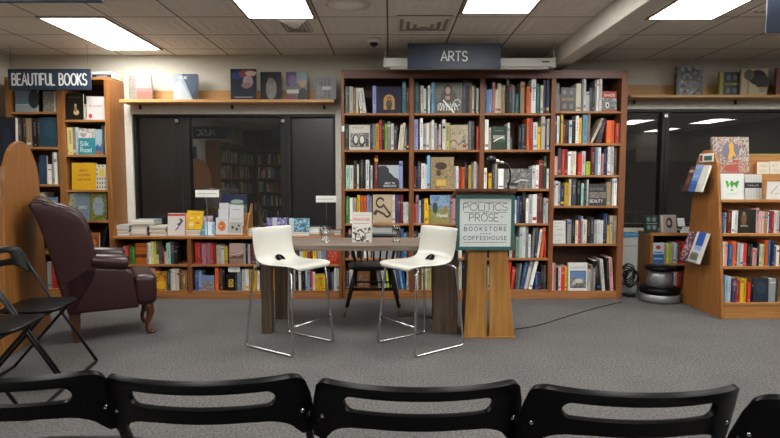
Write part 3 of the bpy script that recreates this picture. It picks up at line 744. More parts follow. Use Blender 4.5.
# low left bookcase
fo('F18', 'orange striped cover', '#a5591c', 'orange-brown face-out book with dark curved bands', [('r', 0, .82, 1, .88, '#6a3512'), ('p', [(0, .3), (.4, .34), (.75, .28), (1, .36), (1, .5), (0, .46)], '#4f2710'), ('r', 0, .6, 1, .63, '#8c4716')])
fo('F19', 'desert cover', '#9a7c72', 'dusty pink face-out book with a desert landscape', [('r', 0, .55, 1, 1, '#a58a82'), ('p', [(0, .3), (.3, .42), (.6, .36), (1, .5), (1, .1), (0, .1)], '#5d3f38'), ('r', 0, 0, 1, .28, '#86675c'), ('l', [(0, .45), (.5, .48), (1, .58)], .03, '#c9b3a8')])
fo('F20', 'autumn cover', '#7a4a18', 'orange and yellow face-out book with autumn leaves', [('r', 0, 0, 1, 1, collage(['#8a4f17', '#d69a1f', '#5e3a1c', '#c9771c'], 20, 'n')), ('e', .5, .3, .42, .22, '#d9a324'), ('e', .6, .62, .2, .1, '#c9851e')])
fo('F21', 'tan figures cover', '#8c6a48', 'tan face-out book with small standing figures', [('r', 0, 0, 1, 1, collage(['#9c8058', '#5a3c28', '#8c6a48', '#b59c74'], 26, 'n')), ('e', .5, .5, .12, .2, '#c9a25f')])
fo('F22', 'mosaic cover', '#6b7a94', 'blue-grey face-out book with a mosaic skyline', [('r', 0, .55, 1, 1, '#6f7fa0'), ('r', 0, 0, 1, .6, collage(['#5b6d8c', '#9a8f7c', '#3f4a66', '#b3a184', '#4a4a52'], 34, 'n'))])
fo('F23', 'oval portrait cover', '#101012', 'black face-out book with a small yellow-framed portrait', [('r', .26, .22, .74, .68, '#c9a52c'), ('e', .5, .46, .17, .18, '#3a2a1c'), ('e', .5, .45, .09, .12, '#b98f66')])
fo('F24', 'red lettered cover', '#a8301f', 'red face-out book with pale block lettering', [('t', 'REVOLT', .5, .72, .1, .8, '#d98a72'), ('t', 'OF THE', .5, .55, .1, .6, '#d98a72'), ('t', 'PUBLIC', .5, .38, .1, .8, '#d98a72'), ('t', 'NOW', .5, .2, .1, .5, '#d98a72')])
# beautiful books
fo('F25', 'seascape cover', '#61717c', 'large book with a pale blue seascape, partly under the sign', [('r', 0, .35, 1, 1, '#5d7080'), ('r', 0, .0, 1, .35, '#8796a0'), ('e', .85, .6, .25, .45, '#26292c'), ('r', .05, .3, .6, .34, '#aeb9bf')])
fo('F26', 'mottled grey cover', '#85847e', 'mottled grey face-out book right of a seascape cover', [('r', 0, 0, 1, 1, collage(['#8f8e88', '#67665f', '#9f9d95'], 18, 'n')), ('r', .86, 0, 1, 1, '#b7b5ab')])
fo('F27', 'black cover', '#15120f', 'black face-out book with a small pale seated figure', [('e', .6, .28, .16, .1, '#c4a778'), ('e', .56, .42, .08, .12, '#8d6a4c'), ('e', .56, .55, .05, .06, '#c9b08c'), ('r', .15, .84, .85, .86, '#6a5d49')])
fo('F28', 'white cover', '#c2bebb', 'white face-out book with a red spine and thin red lettering', [('t', 'BLOOM', .5, .55, .07, .7, '#b0403a', .12, 0), ('e', .2, .16, .1, .09, '#b93a30')] , spine='#b53a2c', yaw=.12)
FO['F28']['art'] = [('t', 'BLOOM', .5, .55, .07, .7, '#b0403a'), ('e', .2, .16, .1, .09, '#b93a30')]
fo('F29', 'plain teal cover', '#1c3a4c', 'plain dark blue-teal face-out book', [('e', .6, .6, .4, .3, '#1f4658')])
fo('F30', 'silk road cover', '#2a8390', 'teal face-out book lettered Silk Road below a white picture', [('r', 0, .64, 1, 1, collage(['#c9c5bd', '#8f8a80', '#e0ddd6', '#a39d92'], 20, 'n')), ('t', 'Silk', .36, .34, .17, .5, '#cfe0de'), ('t', 'Road', .45, .1, .17, .65, '#cfe0de')])
fo('F31', 'pale blue cover', '#9fb0bd', 'pale face-out book with a blue wave at the foot', [('p', [(0, 0), (0, .3), (.3, .42), (.7, .3), (1, .48), (1, 0)], '#2c5b86'), ('p', [(0, 0), (0, .12), (.4, .2), (1, .1), (1, 0)], '#8a5c4a')])
fo('F32', 'navy figure cover', '#141e30', 'navy face-out book with a faint dancing figure', [('e', .6, .35, .14, .1, '#8a8a80'), ('l', arc(.6, .6, .25, .2, 200, 20), .02, '#6f7684')])
fo('F33', 'dark blue cover', '#1d3450', 'dark blue face-out book beside slim white spines', [('e', .5, .6, .3, .3, '#24405e')])
fo('F34', 'yellow cover', '#d0a01c', 'bright yellow face-out book lettered GREAT WOMEN ARTISTS', [('t', 'GREAT', .5, .68, .07, .4, '#5a2a1c'), ('t', 'WOMEN', .5, .51, .07, .5, '#8a2a1c'), ('t', 'ARTISTS', .5, .34, .07, .55, '#5a2a1c')])
fo('F35', 'icon grid cover', '#c9c5b8', 'white face-out book with rows of small icons and a yellow square',
   [('r', .25, .52, .85, .85, '#c9b44c')] + [('e', .12 + .26 * i, .1 + .17 * j, .06, .05, ['#2a2a2c', '#8c3a2a', '#3a4a5a'][(i + j) % 3]) for i in range(4) for j in range(3)] + [('e', .1, .62, .05, .05, '#2a2a2c'), ('e', .1, .8, .05, .05, '#8c3a2a'), ('e', .3, .93, .06, .04, '#2a2a2c'), ('e', .7, .93, .06, .04, '#2a2a2c')])
fo('F36', 'blue photo cover', '#5b7c9c', 'blue landscape face-out book behind the armchair', [('r', 0, .5, 1, .85, '#7fa0bd'), ('e', .5, .45, .4, .12, '#3a4a5c')])
fo('F37', 'blue-grey cover', '#6c7b86', 'plain blue-grey face-out book with small white lettering', [('t', 'BIRD', .55, .42, .1, .5, '#c9cfd2'), ('r', 0, 0, .05, 1, '#8c9aa2')], yaw=.1)
fo('F38', 'botanical cover', '#4c5a2c', 'green leafy face-out book with a pale central plaque', [('r', 0, 0, 1, 1, collage(['#5d6b2f', '#2c3420', '#8c8f3a', '#3f4b2a', '#a5953c'], 34, 'n')), ('p', [(.2, .3), (.3, .2), (.7, .2), (.8, .3), (.85, .6), (.7, .85), (.3, .85), (.15, .6)], '#8796a0'), ('t', 'GARDEN', .5, .56, .05, .4, '#5a6a74')])
fo('F39', 'flowered cover', '#9c9476', 'cream book with scattered flowers', [('r', 0, 0, 1, 1, collage(['#b3a98a', '#6d7a4a', '#c9c0a4', '#8c5a4a'], 34, 'n'))])
fo('F40', 'orange tile cover', '#9a5a2c', 'orange-brown face-out book with a rounded panel', [('r', .1, .1, .9, .8, '#7c4422'), ('e', .5, .45, .3, .25, '#b5784a')])
# right kiosk and right low bookcase
fo('F41', 'dark figure cover', '#24201c', 'dark face-out book with a brown standing figure', [('e', .3, .6, .16, .28, '#6a4a30'), ('e', .3, .84, .08, .08, '#8c6a4c'), ('r', .1, .28, .55, .34, '#8c8478'), ('p', [(.6, 0), (1, 0), (1, 1), (.7, .95)], '#141815')])
fo('F42', 'slate cover', '#252c38', 'tall plain slate-blue face-out book', [('e', .5, .6, .35, .25, '#2e3a48')])
fo('F43', 'blue and white cover', '#b5c2cc', 'white and blue face-out book with a red emblem', [('r', 0, 0, 1, .45, '#2c5f94'), ('e', .5, .78, .22, .1, '#a8382c'), ('r', .1, .5, .9, .56, '#3d6ea0'), ('r', .1, .2, .9, .26, '#9fb8cc')])

A_ = (342, 66, 5.571); B_ = (342, 114, 5.571); C_ = (342, 180, 5.571); D_ = (342, 225, 5.571)
E_ = (482, 66, 5.571); F_ = (482, 114, 5.571); G_ = (482, 176, 5.571); H_ = (482, 225, 5.571)
K_ = (110, 232, 6.5); L_ = (225, 232, 6.5); M_ = (0, 60, 6.5); N_ = (0, 115, 6.5); O_ = (0, 175, 6.5)
P_ = (610, 200, 6.5); Q_ = (610, 245, 6.5); R_ = (660, 190, 6.5); S_ = (660, 240, 6.5)
def roofs(rows, top): return [top] + [z - .022 for z in rows[:-1]]
RM = roofs(ROWS, zM(77.5)); R4 = roofs(ROWS4, zM(77.5)); NAMES = ['top', 'second', 'third', 'fourth', 'fifth', 'bottom']
def main(row, bay, org, spec):
    z = (ROWS4 if bay == 3 else ROWS)[row]; rf = (R4 if bay == 3 else RM)[row]
    shelf(f"{NAMES[row]} shelf, {['leftmost', 'second', 'third', 'rightmost'][bay]} arts bay", org, z, YM, BX[bay], spec, roof=rf)
main(0, 0, A_, '18 28 112 g|28 40 110 G|41 58 112 W|59 77 120 T|78 90 120 W|100 114 120 w -14|118 136 120 w -20|170 190 108 a|193 332 112 F1|336 356 85 t|358 374 120 R')
main(0, 1, A_, '402 412 95 N|413 427 90 t|428 438 105 G|439 456 107 W|457 468 125 l|470 479 120 t|480 492 105 w|493 499 100 k|500 517 90 c|519 673 90 F2|675 690 78 G|691 712 76 k|713 727 90 T|728 737 110 W|738 747 100 k|750 757 122 l|758 766 124 g')
main(1, 0, B_, '16 36 55 N|39 155 60 F3|158 171 52 G|172 187 55 g|188 204 52 y|205 221 32 r|222 237 35 k|239 251 55 L|253 271 40 g|273 287 52 w|289 305 65 G|306 314 60 k|309 322 58 W 16|325 341 48 W 14|346 356 80 w 12|360 372 70 k')
main(1, 1, B_, '398 425 28 a|428 434 50 G|435 451 22 w|452 469 52 l|470 484 50 w|485 500 45 W|501 514 33 w|515 530 50 g|532 541 85 P|542 553 56 w|554 559 75 R|560 577 30 w|578 603 48 Y|605 704 60 F4|708 722 40 g|724 739 40 G|750 765 66 r')
main(2, 0, B_, '20 40 285 M|41 62 285 w|65 81 262 N|83 92 280 W|95 104 265 k|105 117 255 G|118 130 258 k|132 151 255 w|158 169 285 l|170 179 295 k|180 200 232 R|203 318 285 F5|319 339 262 a')
main(2, 1, B_, '400 411 290 R|412 422 290 B|424 440 265 G|442 463 275 w|464 474 280 l|475 491 230 c|494 625 240 F6|628 639 290 l|640 650 290 w|651 666 295 r|667 684 295 o|686 695 272 G|696 706 285 k|707 720 285 y|722 735 280 g|736 750 265 W|752 763 280 U')
main(3, 0, C_, '20 39 92 n|42 59 100 w|61 80 100 W|84 101 85 y|103 118 88 o|119 135 90 o|137 152 85 a|153 167 92 g|172 279 82 F7|281 295 85 w|297 310 85 p|311 325 85 p|326 340 85 R|342 355 125 w|357 370 125 l')
main(3, 1, C_, '400 410 130 r|412 427 85 U|430 440 115 l|445 456 110 G|459 481 105 y|482 490 142 y|492 602 85 F8|605 618 85 U|619 633 85 P|634 640 120 k *|645 658 110 w *|660 676 100 G *|680 700 110 l *|705 720 100 b *|725 745 112 k *')
main(3, 2, G_, '12 30 110 G *|32 50 100 l *|55 75 115 R *|80 100 105 W *|105 125 100 k *|130 150 110 b *|155 175 108 G *|183 195 135 w|196 210 115 b|212 226 110 k|228 246 82 k|248 262 125 w|263 285 105 l|286 310 103 w|311 322 95 m|323 339 95 R|346 357 123 w|358 370 125 l')
main(4, 0, C_, '20 34 300 k|36 50 278 P|60 80 300 w|82 100 300 k|102 118 290 G|120 135 290 w|140 160 290 W|168 280 253 F9|283 299 285 w|302 325 290 G|330 344 272 b|346 358 295 c|360 371 290 m')
main(4, 1, C_, '400 414 285 G|415 425 280 k|426 438 300 w|440 460 290 W *|462 480 285 R *|482 500 290 l *|505 525 285 B *|530 550 290 T *|555 575 285 w *|580 600 290 k *|610 630 290 g *|640 654 282 l|656 670 280 w')
main(4, 2, H_, '10 30 20 w *|35 55 15 k *|60 80 25 R *|85 105 20 l *|110 128 18 N *|130 142 140 G|143 154 140 k|156 171 132 w|174 188 60 R|190 211 70 M|212 228 8 l|229 245 8 w|246 262 8 g|263 275 55 w|280 294 18 g 10|298 314 15 G 6|305 322 25 w 18|328 343 15 o 14|350 362 60 r')
main(5, 0, D_, '20 38 265 G|40 58 255 w|62 80 270 k|85 155 262 F10|205 217 230 l -18|220 233 232 G -24|236 250 235 w -24|254 266 232 L -18|276 290 230 w -14|300 313 228 l -24|318 330 226 b -24|334 345 230 c -22|349 359 228 b -20|361 372 228 w')
main(5, 1, D_, '400 412 250 G|413 426 248 w|428 440 250 R|444 460 245 Y|461 475 245 W|478 498 245 Y|500 520 250 p|525 545 240 w *|550 570 250 k *|575 600 245 b *|605 625 240 r *|640 652 235 y|654 669 200 w|671 684 215 k *')
main(5, 2, H_, '5 30 240 k *|34 60 235 l *|64 90 238 R *|95 120 232 w *|125 137 215 r *|139 155 205 r 12|158 176 238 r 14|181 195 220 G 14|197 212 216 g 16|214 234 210 b 28|238 257 202 w 34|262 281 198 w 36|298 313 268 b|315 330 268 B|332 346 230 k|347 361 230 G')
main(0, 2, E_, '12 28 103 b|30 42 130 c|43 57 128 a|60 75 90 P|76 87 130 W|88 108 95 W|109 133 105 T|138 152 65 k|155 171 98 G|172 186 105 g|188 205 155 t|218 242 85 T|250 266 115 o|268 278 145 P|280 305 68 w|307 322 100 t|330 346 105 W|348 362 75 B|363 379 75 B')
main(1, 2, F_, '4 17 60 G|18 39 30 w|41 53 75 W|55 142 68 F11|145 158 48 w|159 166 130 g|206 224 62 k|225 238 55 G|239 251 55 k|253 268 22 o|269 285 22 r|288 312 45 w|314 331 70 y|334 355 10 W|356 365 55 p|366 379 25 w')
main(2, 2, F_, '4 12 262 l|13 28 300 w|37 56 330 y|60 73 280 G|74 88 280 g|92 122 305 w|125 282 305 F12|285 300 290 w|301 319 285 w|321 345 255 R|346 362 235 N|363 376 305 w')
main(0, 3, E_, '412 434 95 g|435 442 155 P|443 526 118 F13|529 557 95 W|558 570 70 g|571 583 68 l|584 603 140 w|605 618 120 G|619 633 125 k|635 645 75 g|646 657 75 w|658 672 68 w|674 753 140 F14')
main(1, 3, F_, '408 421 12 G|422 435 10 w|437 443 20 k|444 457 0 y|458 470 30 R|471 487 30 k|488 503 35 l|505 527 10 k|528 545 8 w|546 560 20 y|564 590 5 c|592 610 -2 T|605 622 20 W 66|634 652 28 G 46|655 668 26 p 28|698 722 35 o|723 744 35 o|746 769 50 r')
main(2, 3, F_, '405 424 235 P|427 443 190 G|447 462 196 r|463 479 196 R|481 496 210 w|497 512 208 w|513 529 208 W|538 560 222 r|563 583 207 l|584 607 265 L|608 635 185 R|637 652 183 c|654 668 183 w|670 680 220 P|682 700 195 B|705 721 178 w|722 739 178 w|742 756 190 m')
main(3, 3, G_, '398 411 25 l|412 425 28 w|426 438 32 l|440 461 50 B|463 487 38 y|490 502 15 W|504 528 15 G|530 553 25 k|555 568 42 M|570 586 70 G|588 596 20 w|598 698 45 F15|700 724 35 T|731 742 10 w|743 758 8 w')
main(4, 3, G_, '392 468 250 F16|478 501 245 g|503 522 243 k|525 539 250 W|541 553 250 r|555 564 225 a|565 590 245 W|593 608 232 k|609 626 235 G|628 645 250 l|646 661 248 w|662 677 248 w|680 692 212 B|693 701 210 b|703 714 275 y|715 730 223 W|732 754 223 T')
main(5, 3, H_, '390 402 218 P|403 416 218 P|418 428 240 k|430 443 240 w|445 466 238 r|467 480 235 y|484 591 213 F17|593 606 250 w|607 620 225 T|622 636 240 g|650 672 200 k -24|676 692 192 w -18|704 718 185 k -8|722 740 182 P -14')

LZ = [LR[0], LR[1]]; LRF = [ZL - .03, LR[0] - .024]
def cat2(a, b, dx=747.5):
    return a + '|' + '|'.join(' '.join([str(float(t.split()[0]) + dx), str(float(t.split()[1]) + dx)] + t.split()[2:]) for t in b.split('|'))
def lowl(row, bay, org, spec):
    shelf(f"{['upper', 'lower'][row]} shelf, {['left', 'middle', 'right'][bay]} bay under left window", org, LZ[row], YM, LB[bay], spec, roof=LRF[row])
lowl(0, 0, K_, '45 58 100 G|60 75 104 k|77 95 95 P|97 116 95 r|118 135 100 n|137 154 100 n|160 235 75 F18|237 246 70 l|247 257 72 w|260 275 65 Y|276 291 65 Y|293 312 150 Y|318 330 95 G|332 348 100 R|350 362 130 P|363 388 72 M|390 411 75 G|413 435 100 k')
lowl(0, 1, K_, cat2('545 563 72 r|565 583 72 r|590 602 78 U|603 615 78 U|616 631 75 r|632 648 75 U|650 665 78 r|667 682 90 R|685 700 88 W|702 718 88 W|720 740 95 w|741 761 98 y|765 775 95 k',
    '26 118 75 F19|120 130 80 l|132 142 82 k|144 157 85 w|160 178 85 R|180 197 90 G|199 212 88 w *|214 228 80 B *'))
lowl(0, 2, L_, '275 290 90 r *|292 310 85 w *|312 332 88 R|420 434 100 k|436 460 105 k|462 474 100 G|480 492 95 w|494 509 90 Y|512 531 90 y|534 550 95 o|552 566 90 R|568 589 92 y|592 606 95 W|608 622 95 l|624 638 95 g|640 656 98 c|660 742 92 F24')
lowl(1, 0, K_, '40 60 245 R *|64 85 240 w *|90 110 245 b *|115 135 250 G *|140 160 245 w *|165 190 242 W|195 215 250 w *|218 240 255 k *|243 268 235 P|269 288 238 P|292 362 258 F20|366 385 250 G|388 401 242 w|402 415 242 W|416 428 242 w|429 443 242 W|446 457 246 R|459 498 250 F21')
lowl(1, 1, K_, cat2('548 571 255 b|573 590 260 a|593 672 285 F22|678 700 235 o|702 714 240 G|715 728 242 m|729 741 240 k',
    '5 68 275 F23|75 88 262 c|89 103 262 g|105 124 245 w|126 150 245 w|155 173 248 y|176 202 250 y|206 222 255 w *'))
lowl(1, 2, L_, '285 300 245 R|303 316 245 y|318 331 245 y|336 352 250 k *|356 372 250 w *|376 395 245 G *|400 415 250 w *|422 440 250 k|442 455 250 l|457 472 255 k|476 493 255 w|500 519 255 k|521 532 252 l|533 551 250 c|553 567 260 r|568 582 262 w|584 608 280 y|610 632 280 y|634 651 280 y|655 676 250 G|680 692 265 B|693 706 265 g|709 723 235 w|725 739 235 w')

def bb(row, bay, org, spec):
    rf = (bbt - .03) if row == 0 else BBR[bay][row - 1] - .024
    shelf(f"{NAMES[row]} shelf, {['left', 'right'][bay]} bay, left corner bookcase", org, BBR[bay][row], YBB, BBX[bay], spec, roof=rf, D=.265)
bb(0, 0, M_, '92 236 195 F25|274 356 200 F26')
bb(0, 1, M_, '420 534 215 F27|537 552 285 W|560 680 235 F28')
bb(1, 0, N_, '84 100 20 k|102 128 20 G|133 160 18 m|162 194 20 T|196 232 25 k|234 247 20 G|250 362 15 F29')
bb(1, 1, N_, '392 405 75 W|407 430 78 W|432 462 80 Y|464 480 78 g|481 500 78 l|502 611 88 F30|614 656 92 F31|658 670 65 G|672 684 70 W')
bb(2, 0, N_, '195 246 310 F32|248 296 262 F33|298 325 320 w|328 342 240 l|344 362 243 w')
bb(2, 1, N_, '460 616 310 F34|620 684 322 F35')
bb(3, 0, O_, '218 243 115 w|245 274 115 W|286 364 145 F36')
bb(3, 1, O_, '432 474 120 F39|480 576 112 F37|582 684 118 F38')
bb(4, 1, O_, '430 450 380 G *|455 475 375 R *|480 500 380 w *|505 545 372 b *|553 640 378 F40|646 662 345 k 34')
bb(5, 1, (20, 185, 2.74), '150 160 215 w *|165 172 210 R *|180 190 212 b *|200 210 214 w *')
bb(5, 0, (20, 185, 2.74), '0 10 215 w *|14 24 210 k *|70 82 212 l|84 93 218 r')
def lowr(row, org, spec):
    shelf(f"{['upper', 'lower'][row]} shelf, low bookcase behind step stool", org, KR[row], YK, KB[0], spec, roof=[XZ(670, 237.5, YK)[1], KR[0] - .024][row])
lowr(0, P_, '276 355 280 F43|358 366 290 W|367 375 292 T|377 388 285 Y|390 400 290 L|402 412 285 W|413 422 290 l|424 436 278 w|438 446 285 c|448 467 270 r|470 487 270 r|489 505 275 G|508 524 280 P|528 545 276 k *|550 570 280 w *')
lowr(1, Q_, '272 290 180 w *|294 315 182 k *|320 343 185 B|345 364 182 m|366 378 180 w|379 392 184 w|395 420 182 b|422 440 184 w|442 454 180 r|456 468 184 R|470 486 180 R|488 500 178 n|504 520 182 w *|525 545 180 b *')

# ------------------------------------------------------------------ arched kiosks
def kiosk(label, loc, rz, sg, hb, ha, apex, length, shelves, W, closed_from=None):
    """side panel in the local y-z plane at x = 0, body running towards sg * x"""
    t = thing('book_kiosk', label, 'kiosk', (loc[0], loc[1], 0), rz)
    zc = apex - ha
    out = [(-hb, 0.0), (-ha, zc)] + [(-ha * math.cos(R(a)), zc + ha * math.sin(R(a))) for a in range(10, 180, 10)] + [(ha, zc), (hb, 0.0)]
    for x in (0, length):
        m = MB(); m.prism(out, sg * x, sg * (x + .028), W_KIOSK, 'x'); m.build('side_panel', t, local=True, bevel=.004)
    near = lambda z: hb - (hb - ha) * min(z, zc) / zc
    a, b = sorted((sg * .029, sg * (length - .001)))
    for z in shelves:
        m = MB(); m.box(a, b, -near(z) - .004, -.004, z - .024, z, W_KIOSKX); m.build('shelf', t, local=True, bevel=.002)
    m = MB(); m.box(a, b, -near(0) + .02, -near(0) + .04, 0, shelves[0] - .025, W_KIOSKX); m.build('plinth', t, local=True, bevel=.002)
    m = MB(); m.box(a, b, -.003, .012, 0, shelves[-1], W_KIOSKX); m.build('back_panel', t, local=True)
    return t, near
KS = [.142, .447, .727, 1.016]
KX, KY = 2.82, 5.02
kr, near = kiosk('tall wooden book kiosk with an arched end panel at the right', (KX, KY), 0, 1, .335, .175, 1.45, 1.15, KS, None)
m = MB(); m.box(KX + .029, KX + 1.149, KY - .05, KY + .1, KS[3] + .001, 1.235, W_KIOSKX); m.build('ledge', kr, bevel=.003)
m = MB(); m.box(KX + .03, KX + 1.149, KY + .02, KY + .045, 1.236, 1.405, W_KIOSKX); m.box(KX + .03, KX + 1.149, KY + .015, KY + .05, 1.405, 1.415, col('#8f8a4a', .5)); m.build('top_board', kr, bevel=.002)
def kshelf(row, org, spec):
    z = KS[row]; shelf(f"{['bottom', 'lower', 'upper'][row]} shelf of right kiosk", org, z, KY - near(z), (KX + .03, KX + 1.14), spec, setback=.006, D=near(z) - .02, roof=KS[row + 1] - .026)
kshelf(2, R_, '405 426 150 b|428 442 150 W|444 470 135 R|473 490 140 w|492 516 135 l|520 630 130 F41|633 650 120 P|652 666 140 W|668 681 140 P|683 704 140 T|707 714 145 w|716 728 140 p|730 746 140 r|748 762 135 w|764 780 135 l')
kshelf(1, S_, '412 427 15 W|428 443 15 P|450 478 30 b|480 500 10 o|501 511 15 R|513 526 20 w|528 546 25 l|549 571 25 r|573 591 25 k|593 604 30 G|606 620 55 P|622 636 55 P|641 655 15 k|657 673 30 W|674 690 30 Y|697 714 5 o|715 731 5 b|734 746 15 B|750 764 40 g|766 780 40 w')
kshelf(0, S_, '430 449 238 c|451 469 240 l|475 502 250 p|505 527 265 r|530 548 255 y|549 567 255 y|573 589 280 r|590 602 280 R|604 614 285 k|616 712 250 F42|714 756 255 g|758 780 255 N')
# books shown on top of the right kiosk
def show(px, py, Y, base, art, label, **kw):
    """px, py: pixel extents, turned into size and place at depth Y"""
    x0, zt = XZ(px[0], py[0], Y); x1, zb = XZ(px[1], py[0], Y)[0], kw.pop('z', None)
    if zb is None: zb = XZ(px[0], py[1], Y)[1]
    return face_book(x0, x1, zb, zt, Y, base, art, label, **kw)
RED = '#8c3228'
show((714.5, 751), (136.5, 173), KY - .04, collage(['#8f8378', '#a89c8e', '#5e5a66', '#946452', '#b5ac9f', '#6e6a60'], 90), [
    ('r', .06, .03, .94, .28, collage(['#94443e', '#a86a58', '#8a7a6c', '#a8907c'], 70)), ('e', .5, .15, .2, .1, '#a3483f'), ('e', .5, .62, .24, .24, '#6a6474'), ('p', [(.42, .4), (.47, .66), (.44, .78), (.5, .86), (.58, .8), (.58, .62), (.66, .45), (.56, .5), (.5, .36)], '#c99a3a'), ('e', .62, .34, .1, .04, '#a3483f'), ('r', 0, 0, 1, .025, RED)],
    'large art book with an ornate pattern around a golden figure on the kiosk top', z=1.2365, lean=.1, thick=.03, tilt=0)
Z3 = KS[3]; YF3 = KY - near(Z3) + .03
show((721, 745), (173.6, 199), YF3, '#c9cdc8', [('p', [(.22, .72), (.32, .42), (.42, .6), (.5, .42), (.6, .6), (.7, .42), (.82, .72), (.7, .72), (.62, .56), (.54, .72), (.46, .72), (.38, .56), (.34, .72)], '#4d9a3a'), ('e', .5, .36, .05, .04, '#4d9a3a'), ('r', .3, .2, .7, .215, '#9aa09a')], 'white book with a green W emblem on the right kiosk', z=Z3, lean=.08)
show((745.8, 763), (174.5, 199), YF3 + .02, '#b9bab6', [('r', 0, .45, 1, .68, '#26282c'), ('t', 'MAUS', .5, .53, .06, .6, '#b9bab6')] + [('r', .04 + .16 * i, .05, .06 + .16 * i, .42, '#7b7d7c') for i in range(6)] + [('r', .04 + .16 * i, .72, .06 + .16 * i, .95, '#8c8e8c') for i in range(6)], 'pale grid-patterned book with a black title band on the right kiosk', z=Z3, lean=.08)
FO_ = [('t', 'SEE', .5, .6, .14, .6, '#a3835a'), ('t', 'OO', .5, .2, .12, .5, '#a3835a')]
show((757.5, 769.8), (162, 178), KY - .02, '#c6bfae', FO_, 'cream book lettered SEE standing left of its twin on the kiosk', z=1.2365, lean=.05, spine='#a8412c')
show((770.4, 783), (161.5, 178), KY - .02, '#c6bfae', [('t', 'ST', .4, .6, .14, .45, '#a3835a'), ('t', 'OO', .5, .2, .12, .5, '#a3835a')], 'cream book lettered ST at the right edge of the photo', z=1.2365, lean=.05)
x0, zt = XZ(763.5, 178.8, YF3 - .01); x1 = XZ(790, 178, YF3)[0]
t = thing('display_stand', 'small orange wood display frame at the right end of the kiosk', 'display stand', ((x0 + x1) / 2, YF3 - .01, Z3))
for a in (x0, x1 - .012):
    m = MB(); m.box(a, a + .012, YF3 - .03, YF3 - .006, Z3, zt - .012, W_KIOSKX); m.build('upright', t, bevel=.002)
m = MB(); m.box(x0, x1, YF3 - .03, YF3 - .006, zt - .012, zt, W_KIOSKX); m.build('rail', t, bevel=.002)
show((767, 788), (181.5, 199), YF3 - .02, '#d2cdc6', [('l', [(.2, .3), (.5, .75)], .03, '#6d6d70'), ('l', [(.35, .3), (.7, .35)], .02, '#8c8c8c'), ('r', .9, 0, 1, 1, '#c9817c')], 'white and pink book inside the orange wood frame', z=Z3, thick=.012, lean=0.0)

def holder(zb, zt, name_l, books):
    """clear acrylic pocket on the kiosk's end panel, books leaning in it and facing left"""
    t = thing('brochure_holder', name_l, 'holder', (KX - .001, KY, zb))
    y0, y1 = KY - .15, KY + .17; X0 = KX - .002; h = zt - zb
    def q(n, *a): m = MB(); m.box(*a, M_CLEAR); m.build(n, t)
    q('bottom_plate', X0 - .13, X0, y0, y1, zb - .004, zb); q('back_plate', X0 - .003, X0, y0, y1, zb, zb + h * .5)
    q('front_plate', X0 - .133, X0 - .13, y0, y1, zb - .004, zb + h * .3)
    for i, (a, b_, base, art, lab, dz) in enumerate(books):
        o = face_book(a - (a + b_) / 2, b_ - (a + b_) / 2, 0, h * dz, 0, base, art, lab, thick=.02, lean=0)
        o.location = (X0 - .115, KY + (a + b_) / 2, zb + .006); o.rotation_euler = (-.3, 0, -math.pi / 2)
zz = lambda y: XZ(700, y, KY)[1]
holder(zz(192), zz(164), 'clear holder with three booklets high on the kiosk end panel', [
    (-.145, -.045, '#c9c6be', [('r', .1, .1, .9, .9, '#cfccc4')], 'white booklet nearest in the upper holder', .97),
    (-.04, .07, '#6f93c4', [('r', 0, .0, 1, .4, '#3f68ad'), ('t', 'MAP', .5, .5, .12, .6, '#c9d3e0'), ('r', 0, .85, 1, 1, '#8fa8cc')], 'blue booklet in the middle of the upper holder', 1.0),
    (.075, .165, '#53322a', [('r', .1, .75, .9, .85, '#b9a890'), ('e', .5, .4, .2, .2, '#7a4a3a')], 'dark brown booklet at the far side of the upper holder', .95)])
holder(zz(262), zz(231), 'clear holder with two books lower on the kiosk end panel', [
    (-.145, .03, '#cbccc8', [('r', .2, .55, .85, 1, '#3352a3'), ('r', .2, .4, .85, .56, '#8fa2cc'), ('r', .1, .08, .8, .3, '#6c7060'), ('r', .15, .3, .7, .34, '#8c8f7c')], 'white book with a deep blue sky picture in the lower holder', 1.0),
    (.04, .165, collage(['#5a2a3a', '#b5aeb0', '#8c2f3a', '#3a3040', '#9c8a94'], 45), [], 'dark red patterned booklet behind the blue-sky book in the lower holder', .97)])
t = thing('shelf_sign', 'small white card sign near the top of the kiosk end panel', 'sign', (KX - .002, KY, zz(158)))
m = MB(); m.box(KX - .006, KX - .001, KY - .12, KY + .1, zz(162), zz(153.5), M_PAPER); m.box(KX - .0075, KX - .0061, KY - .1, KY + .02, zz(160.5), zz(156), col('#4c6a5c', .5)); m.box(KX - .0075, KX - .0061, KY + .05, KY + .09, zz(161), zz(155), col('#9c3a30', .5)); m.build('card', t)

kl, nearl = kiosk('wooden kiosk with a wide arched end panel at the left edge', (-2.66, 4.07), R(15), -1, .47, .335, 1.465, .9, [.1, .42, .75, 1.06], None)
m = MB(); m.box(-.87, -.03, -.25, .2, 1.25, 1.28, W_KIOSKX); m.build('ledge', kl, local=True)
for z in (.1,):
    for k, (c_, hh) in enumerate((('P', .2), ('w', .22), ('b', .19), ('R', .21))):
        b = Bk(); b.w, b.h, b.d, b.c, b.k, b.seed = .028, hh, .18, c_, 1, k + 5
        me = MB(); spine_mesh(me, b, None); o = me.build('book'); wm = Matrix.Rotation(R(15), 4, 'Z'); base = Matrix.Translation((-2.66, 4.07, 0)) @ wm @ Matrix.Translation((-.07 - .034 * k, -.43, z + .0005)); o.matrix_world = base
        tag(o, f"{['pink', 'white', 'blue', 'dark red'][k]} book low on the left kiosk beside its end panel", 'book', 'books low on the left kiosk')
x0, zt = XZ(-6, 117, 4.03); x1 = XZ(14.5, 117, 4.03)[0]
o = face_book(x0, x1, 1.281, zt, 4.02, '#141c2c', [('r', .05, .05, .1, .95, '#2c4058'), ('e', .6, .5, .2, .3, '#1c2a40')], 'dark navy book standing behind the left kiosk arch', thick=.035, spine='#2a3038', lean=.05)

